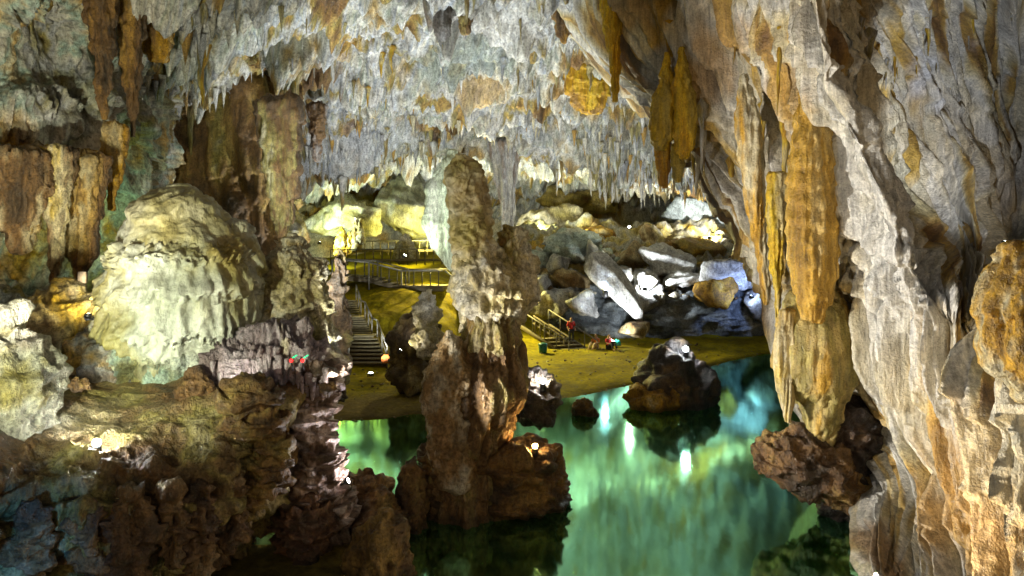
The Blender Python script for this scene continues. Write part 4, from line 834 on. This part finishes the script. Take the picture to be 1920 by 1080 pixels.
# bin
T = tag(empty('litter_bin', tuple(P(1018, 664, 45.3))), 'small green litter bin on the sand by the beach stairs', 'bin')
def lathe(name, parent, mat, prof, loc, segs=20):
    th = np.linspace(0, 2 * math.pi, segs, endpoint=False); A_ = np.array(prof, float)
    V = np.stack([A_[:, :1] * np.cos(th), A_[:, :1] * np.sin(th), np.repeat(A_[:, 1:], segs, 1)], 2).reshape(-1, 3) + np.array(loc)
    return mesh_obj(name, V, grid_faces(len(A_), segs, True), mat, parent)
M_GREEN = plain_mat('green_plastic', (.01, .12, .08), .4)
b0 = P(1018, 666, 45.3)
lathe('bin_body', T, M_GREEN, [(.01, 0), (.22, 0), (.28, .62), (.24, .62), (.2, .1), (.01, .1)], b0)
lathe('lid', T, M_GREEN, [(.3, .62), (.31, .67), (.24, .74), (.08, .78), (.01, .78)], b0)

# ------------------------------------------------------------------ visitors
def skin(name, joints, edges, mat, parent=None, sub=1):
    me = bpy.data.meshes.new(name); me.from_pydata([j[0] for j in joints], edges, [])
    o = bpy.data.objects.new(name, me); COL.objects.link(o)
    sk = o.modifiers.new('s', 'SKIN'); sk.use_smooth_shade = True
    for v, j in zip(me.skin_vertices[0].data, joints): v.radius = (j[1], j[1])
    me.skin_vertices[0].data[0].use_root = True
    o.modifiers.new('d', 'SUBSURF').levels = sub
    dg = bpy.context.evaluated_depsgraph_get(); ev = o.evaluated_get(dg)
    m2 = bpy.data.meshes.new_from_object(ev); bpy.data.objects.remove(o)
    m2.materials.clear(); m2.materials.append(mat); m2.name = name
    o = bpy.data.objects.new(name, m2); COL.objects.link(o)
    if parent is not None: o.parent = parent
    return o
M_SKIN = plain_mat('skin', (.42, .25, .17), .55, var=.08)
M_HAIR = plain_mat('hair', (.015, .012, .01), .5)
def person(loc, rz, shirt, trousers, pose, label):
    T = tag(empty('person', tuple(loc)), label, 'person', 'visitors on the beach'); T.rotation_euler = (0, 0, rz)
    if pose == 'stand':
        hip, kn, an, ch = .92, (.5, -.02), (.08, .03), 1.38
        pts = {'pel': (0, 0, hip), 'ch': (0, .02, ch), 'nk': (0, .01, 1.5), 'hd': (0, -.02, 1.62), 'tp': (0, -.01, 1.72)}
        leg = lambda s: [(s * .1, 0, hip - .05), (s * .11, -.02, .5), (s * .11, .03, .09), (s * .12, -.14, .04)]
        arm = lambda s: [(s * .19, .02, 1.4), (s * .25, .03, 1.12), (s * .22, -.16, .92), (s * .2, -.24, .88)]
    else:
        hip = .13
        pts = {'pel': (0, 0, hip), 'ch': (0, .06, .6), 'nk': (0, .04, .73), 'hd': (0, 0, .85), 'tp': (0, 0, .95)}
        leg = lambda s: [(s * .11, -.05, hip), (s * .15, -.42, .42), (s * .14, -.66, .09), (s * .14, -.82, .05)]
        arm = lambda s: [(s * .19, .05, .62), (s * .27, -.08, .42), (s * .2, -.3, .4), (s * .16, -.38, .42)]
    J = [(pts['pel'], .13), (pts['ch'], .14), (pts['nk'], .06), (pts['hd'], .1), (pts['tp'], .06)]; E = [(0, 1), (1, 2), (2, 3), (3, 4)]
    for s in (-1, 1):
        k = len(J); J += list(zip(leg(s), (.085, .06, .045, .04))); E += [(0, k), (k, k + 1), (k + 1, k + 2), (k + 2, k + 3)]
        k = len(J); J += list(zip(arm(s), (.06, .045, .035, .035))); E += [(1, k), (k, k + 1), (k + 1, k + 2), (k + 2, k + 3)]
    skin('body', J, E, M_SKIN, T)
    mid = [(a + b) / 2 for a, b in zip(pts['pel'], pts['ch'])]
    J = [(mid, .155), (pts['ch'], .165), (pts['pel'], .15)]; E = [(0, 1), (0, 2)]
    for s in (-1, 1):
        k = len(J); a = arm(s); J += [(a[0], .08), (a[1], .062)]; E += [(1, k), (k, k + 1)]
    skin('shirt', J, E, shirt, T)
    J = [(pts['pel'], .155)]; E = []
    for s in (-1, 1):
        k = len(J); l = leg(s); J += [(l[0], .1), (l[1], .078), (l[2], .062)]; E += [(0, k), (k, k + 1), (k + 1, k + 2)]
    skin('trousers', J, E, trousers, T)
    h = pts['hd']; skin('hair', [((h[0], h[1] + .03, h[2] + .03), .1), ((h[0], h[1] + .01, h[2] + .09), .085)], [(0, 1)], M_HAIR, T)
    return T
M_RED = plain_mat('red_cloth', (.5, .02, .03), .8, var=.15); M_NAVY = plain_mat('dark_cloth', (.02, .022, .035), .8)
M_ORNG = plain_mat('orange_cloth', (.6, .16, .03), .7); M_TEAL = plain_mat('teal_cloth', (.02, .35, .25), .7); M_PINK = plain_mat('pale_cloth', (.5, .4, .3), .8)
person(P(1071, 650, 47.6) * np.array([1, 1, 0]) + [0, 0, .55], .2, M_RED, M_NAVY, 'stand', 'person in a red top standing beside the beach stairs')
person(P(1142, 660, 46.6) * np.array([1, 1, 0]) + [0, 0, .36], .5, M_RED, M_NAVY, 'sit', 'person in red and dark clothes sitting on the sand right of the stairs')
person(P(1117, 660, 46.8) * np.array([1, 1, 0]) + [0, 0, .36], -.6, M_ORNG, M_PINK, 'sit', 'person in orange and pale clothes sitting nearest the stairs')
def bag(name, loc, mat, label, s=.4):
    T = tag(empty(name, tuple(loc)), label, 'bag')
    loc = np.array(loc)
    V = np.array([[x, y, z] for z in (0, .35, .75, 1) for x, y in ((-.5, -.3), (.5, -.3), (.5, .3), (-.5, .3))]) * np.array([1, 1, .8])
    for i, f in enumerate((.9, 1.05, .95, .55)): V[i * 4:i * 4 + 4, :2] *= f
    V = V * s + loc
    f = [tuple(r) for r in grid_faces(4, 4, True)] + [(3, 2, 1, 0), (12, 13, 14, 15)]
    mesh_obj('bag_body', V, f, mat, T)
    t = np.linspace(0, math.pi, 9); pts_ = np.stack([.22 * np.cos(t), 0 * t, .78 + .22 * np.sin(t)], 1) * s + loc
    for i in range(2):
        V = np.concatenate([pts_ + [0, .02, 0], pts_ - [0, .02, 0]]); mesh_obj('strap', V + [0, (i - .5) * .3 * s, 0], [(j, j + 1, j + 10, j + 9) for j in range(8)], mat, T)
bag('bag', P(726, 680, 38.5), M_ORNG, 'orange bag on the sand at the foot of the left staircase', .55)
bag('bag', P(1157, 660, 47.2) * np.array([1, 1, 0]) + [0, 0, .5], M_TEAL, 'teal bag behind the person in red and dark clothes', .45)
# pale electrical box in the left alcove
T = tag(empty('junction_box', tuple(P(155, 520, 20))), 'small pale electrical box on the rock in the left alcove', 'electrical box')
c = P(155, 520, 20); box('housing', T, M_PINK, (c, (.2, .12, .3))); box('door', T, M_PINK, (c + [0, -.066, 0], (.17, .012, .26))); bar('conduit', T, M_METAL, c - [0, 0, .15], c - [0, 0, .7], .03)

# ================================================================== lamps
def stone(loc, r, label, seed):
    th = np.linspace(0, 2 * math.pi, 28, endpoint=False); ph = np.linspace(0, math.pi, 18)
    U = np.stack([np.sin(ph)[:, None] * np.cos(th), np.sin(ph)[:, None] * np.sin(th), np.repeat(np.cos(ph)[:, None], 28, 1)], 2).reshape(-1, 3)
    p = U * np.array([1.15, .8, .8]) * r + U * (r * .5 * fbm(U * 1.7 + seed * 7.7, 4, 2))[:, None] + np.array(loc)
    tag(mesh_obj('stone', p, grid_faces(18, 28, True), M_DARK, None, pal(p * 3, BR, .9, 1, seed)), label, 'stone', 'stones hiding lamps')
NST = [0]
def flood(label, loc, aim, watts, rgb, ang=100, blend=.6, radius=.12, s=.28, glow=None, group='cave floodlights', shield=False):
    """a floodlight on a bracket: housing, glass, bracket and the light it gives"""
    loc, aim = Vector(loc), Vector(aim); dv = (aim - loc).normalized(); q = dv.to_track_quat('-Z', 'Y').to_matrix()
    if shield:
        NST[0] += 1; tc = (Vector((0, 0, CAMH)) - loc).normalized()
        stone(loc + tc * .3 - Vector((0, 0, .1)), s * 1.25, 'brown stone hiding the ' + label, NST[0])
    T = tag(empty('floodlight', tuple(loc)), label, 'floodlight', group)
    def xf(V): return np.array([(q @ Vector(v) + loc)[:] for v in np.asarray(V, float)])
    V, f = boxm([((0, 0, .12 * s / .28), (s, s * .8, .1 * s / .28))]); V[:, :2] *= np.where(V[:, 2:] > .1 * s / .28 + .02, .7, 1)
    H = mesh_obj('housing', xf(V), f, M_METAL, T, smooth=False)
    V, f = boxm([((-.55 * s, 0, .12), (.03, .05, .1)), ((.55 * s, 0, .12), (.03, .05, .1)), ((0, 0, .2), (1.13 * s, .05, .03))])
    mesh_obj('bracket', xf(V), f, M_METAL, T, smooth=False)
    th = np.linspace(0, 2 * math.pi, 20, endpoint=False)
    A_ = np.array([(.001, -.02), (.2, -.018), (.34, -.008), (.4, .03)]) * s
    V = np.stack([A_[:, :1] * np.cos(th), A_[:, :1] * np.sin(th), np.repeat(A_[:, 1:], 20, 1) + .02], 2).reshape(-1, 3)
    m = plain_mat('lamp_glass', (.9, .9, .9), .3, emit=(*rgb, glow if glow else 25.)); mesh_obj('glass', xf(V), grid_faces(4, 20, True), m, H)
    L = bpy.data.lights.new('beam', 'SPOT'); L.energy = watts; L.color = rgb; L.spot_size = math.radians(ang); L.spot_blend = blend; L.shadow_soft_size = radius
    o = bpy.data.objects.new('beam', L); COL.objects.link(o); o.rotation_euler = q.to_euler(); o.location = dv * .08; o.parent = T
    return T
bpy.context.view_layer.update()
DG = bpy.context.evaluated_depsgraph_get()
def on_rock(loc):
    """the rock surface straight below a spot a little above loc, so that a lamp stands on it"""
    v = Vector(loc) + Vector((0, 0, 1.2)); hit, co, *_ = SC.ray_cast(DG, v, Vector((0, 0, -1)))
    return np.array(co) if hit and abs(co.z - loc[2]) < 1.3 else np.array(loc)
def globe(label, loc, watts, rgb, r=.11, glow=400., group='bare lamps on the rocks'):
    """a bare glass lamp on a short stem, shining all round"""
    loc = on_rock(loc) + np.array([0, -.08, r * 1.25 + .1])
    T = tag(empty('lamp', tuple(loc)), label, 'lamp', group)
    th = np.linspace(0, math.pi, 9)
    lathe('bulb', T, plain_mat('bulb_glass', (.9, .9, .9), .3, emit=(*rgb, glow)), [(max(.001, r * math.sin(t)), -r * math.cos(t)) for t in th], loc, 16)
    lathe('stem', T, M_METAL, [(.001, -r * .95), (r * .9, -r * .6), (r * 1.2, -r * 1.2), (r * 1.25, -r * 4), (.001, -r * 4)], loc, 12)
    L = bpy.data.lights.new('light', 'POINT'); L.energy = watts; L.color = rgb; L.shadow_soft_size = r * 1.3
    o = bpy.data.objects.new('light', L); COL.objects.link(o); o.parent = T
    return T
WH = (1, .94, .8); CW = (.92, .97, .97); YL = (1, .74, .12); GRN = (.65, 1, .6); VI = (.8, .68, 1); BL = (.2, .45, 1); AM = (1, .62, .2)
globe('white lamp on the brown ledge at lower left', P(185, 800, 15.2), 95, CW, .08)
globe('white lamp on the dark rock right behind the tall column', P(1018, 698, 27.6), 150, CW, .1)
globe('warm lamp on the foot of the tall column', P(1003, 838, 20.4), 45, AM, .07)
globe('blue white lamp below the speckled slab', P(1135, 577, 48.4), 350, (.5, .7, 1), .15)
globe('white lamp on top of the dark islet rock', P(1285, 646, 33.4), 110, CW, .12)
# floodlights
flood('lamp on the ledge lip aimed at the right wall', P(-60, 845, 11), P(1650, 480, 17), 2600, (1, .97, .93), 70)
flood('lamp on the rocks right of the pillar aimed at the ceiling', P(640, 880, 18.6), P(640, 60, 36), 9000, CW, 84, s=.16)
flood('lamp on the sand aimed at the ceiling step', P(695, 698, 36.5), P(720, 180, 44), 6500, CW, 120)
flood('lamp behind the islet aimed at the ceiling', P(1250, 730, 36), P(1050, 120, 40), 7500, CW, 110)
flood('greenish lamp aimed at the huge dome', P(150, 712, 15.8), P(330, 560, 19), 100, (.9, 1, .64), 110, s=.14, shield=True)
flood('yellow lamp behind the fin of the inner chamber', P(806, 455, 62), P(690, 400, 68), 2300, (.95, .85, .2), 150)
flood('yellow lamp facing the ochre chamber rock', P(1010, 430, 60), P(1120, 370, 74), 3200, (.95, .95, .35), 140)
flood('white lamp under the white chamber stalactites', P(1180, 425, 58), P(1160, 320, 54), 4000, (1, 1, .75), 130)
flood('greenish lamp at the far left of the chamber', P(600, 455, 58), P(680, 370, 72), 3500, (.85, 1, .7), 140)
flood('yellow lamp on the boardwalk aimed at the beach', P(900, 470, 51), P(1080, 690, 42), 8000, (1, .86, .26), 90)
flood('yellow lamp on the boardwalk aimed at the slope', P(850, 470, 52), P(700, 640, 40), 4000, (1, .8, .2), 100)
flood('white lamp among the boulders', P(1210, 540, 49.5), P(1256, 480, 54), 1600, CW, 140)
flood('blue lamp at the right end of the boulders', P(1408, 556, 47.4), P(1380, 510, 51), 500, (.4, .55, 1), 150)
flood('warm lamp below the left draperies', P(165, 590, 18.3), P(110, 430, 21), 130, (1, .82, .4), 110, s=.16)
flood('green lamp in the gap behind the dome', P(225, 470, 25), P(215, 340, 29), 220, GRN, 140)
flood('violet lamp aimed at the lilac fringe', P(425, 748, 16.6), P(530, 690, 17.8), 110, VI, 120, s=.13, shield=True)
flood('white lamp on the low rock right of the pillar', P(690, 895, 18.2), P(600, 800, 18.4), 200, (1, .93, .95), 150, s=.13, shield=True)
flood('blue lamp under the cliff at lower left', P(-90, 1060, 11), P(0, 1040, 13.6), 160, (.08, .4, 1), 75)
flood('warm lamp at the foot of the right wall', P(1660, 1130, 13.5), P(1780, 800, 15), 600, (1, .78, .45), 110)
flood('lamp on the ledge aimed at the tall column', P(615, 720, 17.6), P(880, 430, 21), 1000, WH, 80, s=.14, shield=True)
flood('lamp aimed at the upper left wall', P(-70, 700, 12.6), P(110, 150, 22), 1900, WH, 80, s=.16)
flood('blue white lamp behind the striped boulder at the right edge', P(1885, 455, 13.3), P(1850, 110, 25), 3500, (.85, .91, 1), 52, s=.14)
flood('added white lamp on the sand aimed at the speckled slab', P(1150, 640, 46.5), P(1165, 540, 50), 1300, CW, 110)  # extra lamp, added to brighten the slab
flood('pale lamp on the chamber floor aimed at the chamber ceiling', P(900, 478, 60), P(900, 300, 68), 5500, (.95, 1, .85), 140)
flood('added warm lamp at the foot of the right wall aimed across the pool at the cliff', P(1640, 1085, 14), P(330, 930, 14.3), 650, (1, .8, .58), 55)  # fill lamp, added to lift the dark cliff and low rocks
flood('small white lamp lighting the cream spire', P(752, 655, 33.2), P(795, 590, 34.2), 70, WH, 130, s=.16)
# red and green flare spots modelled as two made-up lamps on the lilac fringe
for i, px in enumerate((546, 567)):
    c = P(px, 676, 17.1)
    T = tag(empty('flare_spot', tuple(c)), ['left', 'right'][i] + ' of two made-up red and green lamps for flare spots on the lilac fringe', 'flare spot', 'red and green flare spots')
    lathe('red_flare', T, plain_mat('red_flare_glow', (.5, .02, .02), .3, emit=(1, .02, .02, 2.5)), [(max(.001, .045 * math.sin(t)), -.045 * math.cos(t)) for t in np.linspace(0, math.pi, 8)], c, 14)
    bar('green_flare', T, plain_mat('green_flare_glow', (.02, .5, .2), .3, emit=(.02, .9, .35, 1.2)), c + [.03, 0, .06], c + [.14, -.02, .13], .025)
    bar('stem', T, M_METAL, c - [0, 0, .04], c - [0, -.15, .25], .03)
flood('added broad fill lamp at the left end of the ledge aimed over the dome', P(-300, 838, 9.2), P(480, 350, 24), 3000, (.95, 1, .74), 78)  # unseen fill lamp, added for even light on dome, column and wall
flood('lamp on the ledge aimed at the rough olive stalagmite', P(438, 742, 16.8), P(540, 540, 21), 110, (1, .96, .8), 90, s=.13, shield=True)
# pebbles along the waterline and on the slope
sv, sf, sc = [], [], []
for i in range(420):
    px = random.uniform(610, 1420); e = float(np.interp(px, [100, 620, 800, 980, 1170, 1300, 1430], [28.5, 30, 31.4, 33, 36.8, 41, 46.5])); t = random.random() ** 2.2
    d = e + .1 + t * 14; r = random.uniform(.02, .09) * (1 + t)
    z = float(np.interp(d - e, [0, 4, 8, 11, 18], [0, .25, .5, 1.2 if px < 900 else .5, 3.4 if px < 900 else .7]))
    bq = np.array([[1, 0, 0], [-1, 0, 0], [0, 1, 0], [0, -1, 0], [0, 0, 1], [0, 0, -1]]) * np.array([r, r, r * .6]) * RNG.uniform(.6, 1.3, (6, 1)) + Q(px, z, d)
    k = len(sv) * 6; sv.append(bq)
    for tt in ((0, 2, 4), (2, 1, 4), (1, 3, 4), (3, 0, 4), (2, 0, 5), (1, 2, 5), (3, 1, 5), (0, 3, 5)): sf.append([k + j for j in tt])
    sc.append(np.repeat(np.array(random.choice([BROWN, OLIVE, (.2, .17, .06)]))[None] * random.uniform(.6, 1.1), 6, 0))
tag(mesh_obj('pebbles', np.concatenate(sv), sf, M_DARK, None, np.concatenate(sc)), 'small dark pebbles scattered along the shore of the beach', 'pebbles', kind='stuff')

flood('added pale lamp behind the boulders aimed at the chamber ceiling', P(1330, 445, 57), P(1290, 360, 66), 3500, (1, .97, .8), 140)  # added to brighten the dark gap above the boulders
flood('pale lamp on the slope aimed at the white stalactites', P(1060, 440, 58), P(1130, 310, 60), 2500, (.95, 1, .8), 130)
flood('added warm backlight on the terrace aimed back at the middle ceiling', P(880, 470, 50.5), P(800, 60, 36), 8000, (1, .9, .6), 95)  # added backlight, gives the ceiling relief and a warm tint
flood('added cool side light left of the column aimed across the ceiling', P(500, 610, 24), P(850, 90, 38), 7000, (.88, .96, 1), 85)  # added side light, grazes the ceiling for relief
flood('lamp on the low rocks aimed across the pool at the right wall', P(655, 900, 17.4), P(1690, 400, 17), 8500, (1, .96, .88), 80, s=.16)
flood('pale green lamp on the terrace aimed at the limestone fin', P(760, 478, 47.2), P(825, 390, 49), 700, (.85, 1, .75), 110)
# things that share a description are told apart by their order across the scene
ORD = ['leftmost'] + [w + ' from left' for w in 'second third fourth fifth sixth seventh eighth ninth tenth eleventh twelfth thirteenth fourteenth fifteenth sixteenth seventeenth eighteenth nineteenth twentieth'.split()]
same = {}
for o in bpy.data.objects:
    if o.parent is None and 'label' in o: same.setdefault(o['label'], []).append(o)
for lab, objs in same.items():
    if 1 < len(objs) <= 20:
        def key(o):
            c = o.matrix_world.translation if o.location.length > .01 else Vector(o.data.vertices[0].co)
            return c.x / max(c.y, 1)
        for k, o in enumerate(sorted(objs, key=key)):
            w = ORD[k] if k < len(objs) - 1 else 'rightmost'
            o['label'] = '%s, %s' % (lab, w)
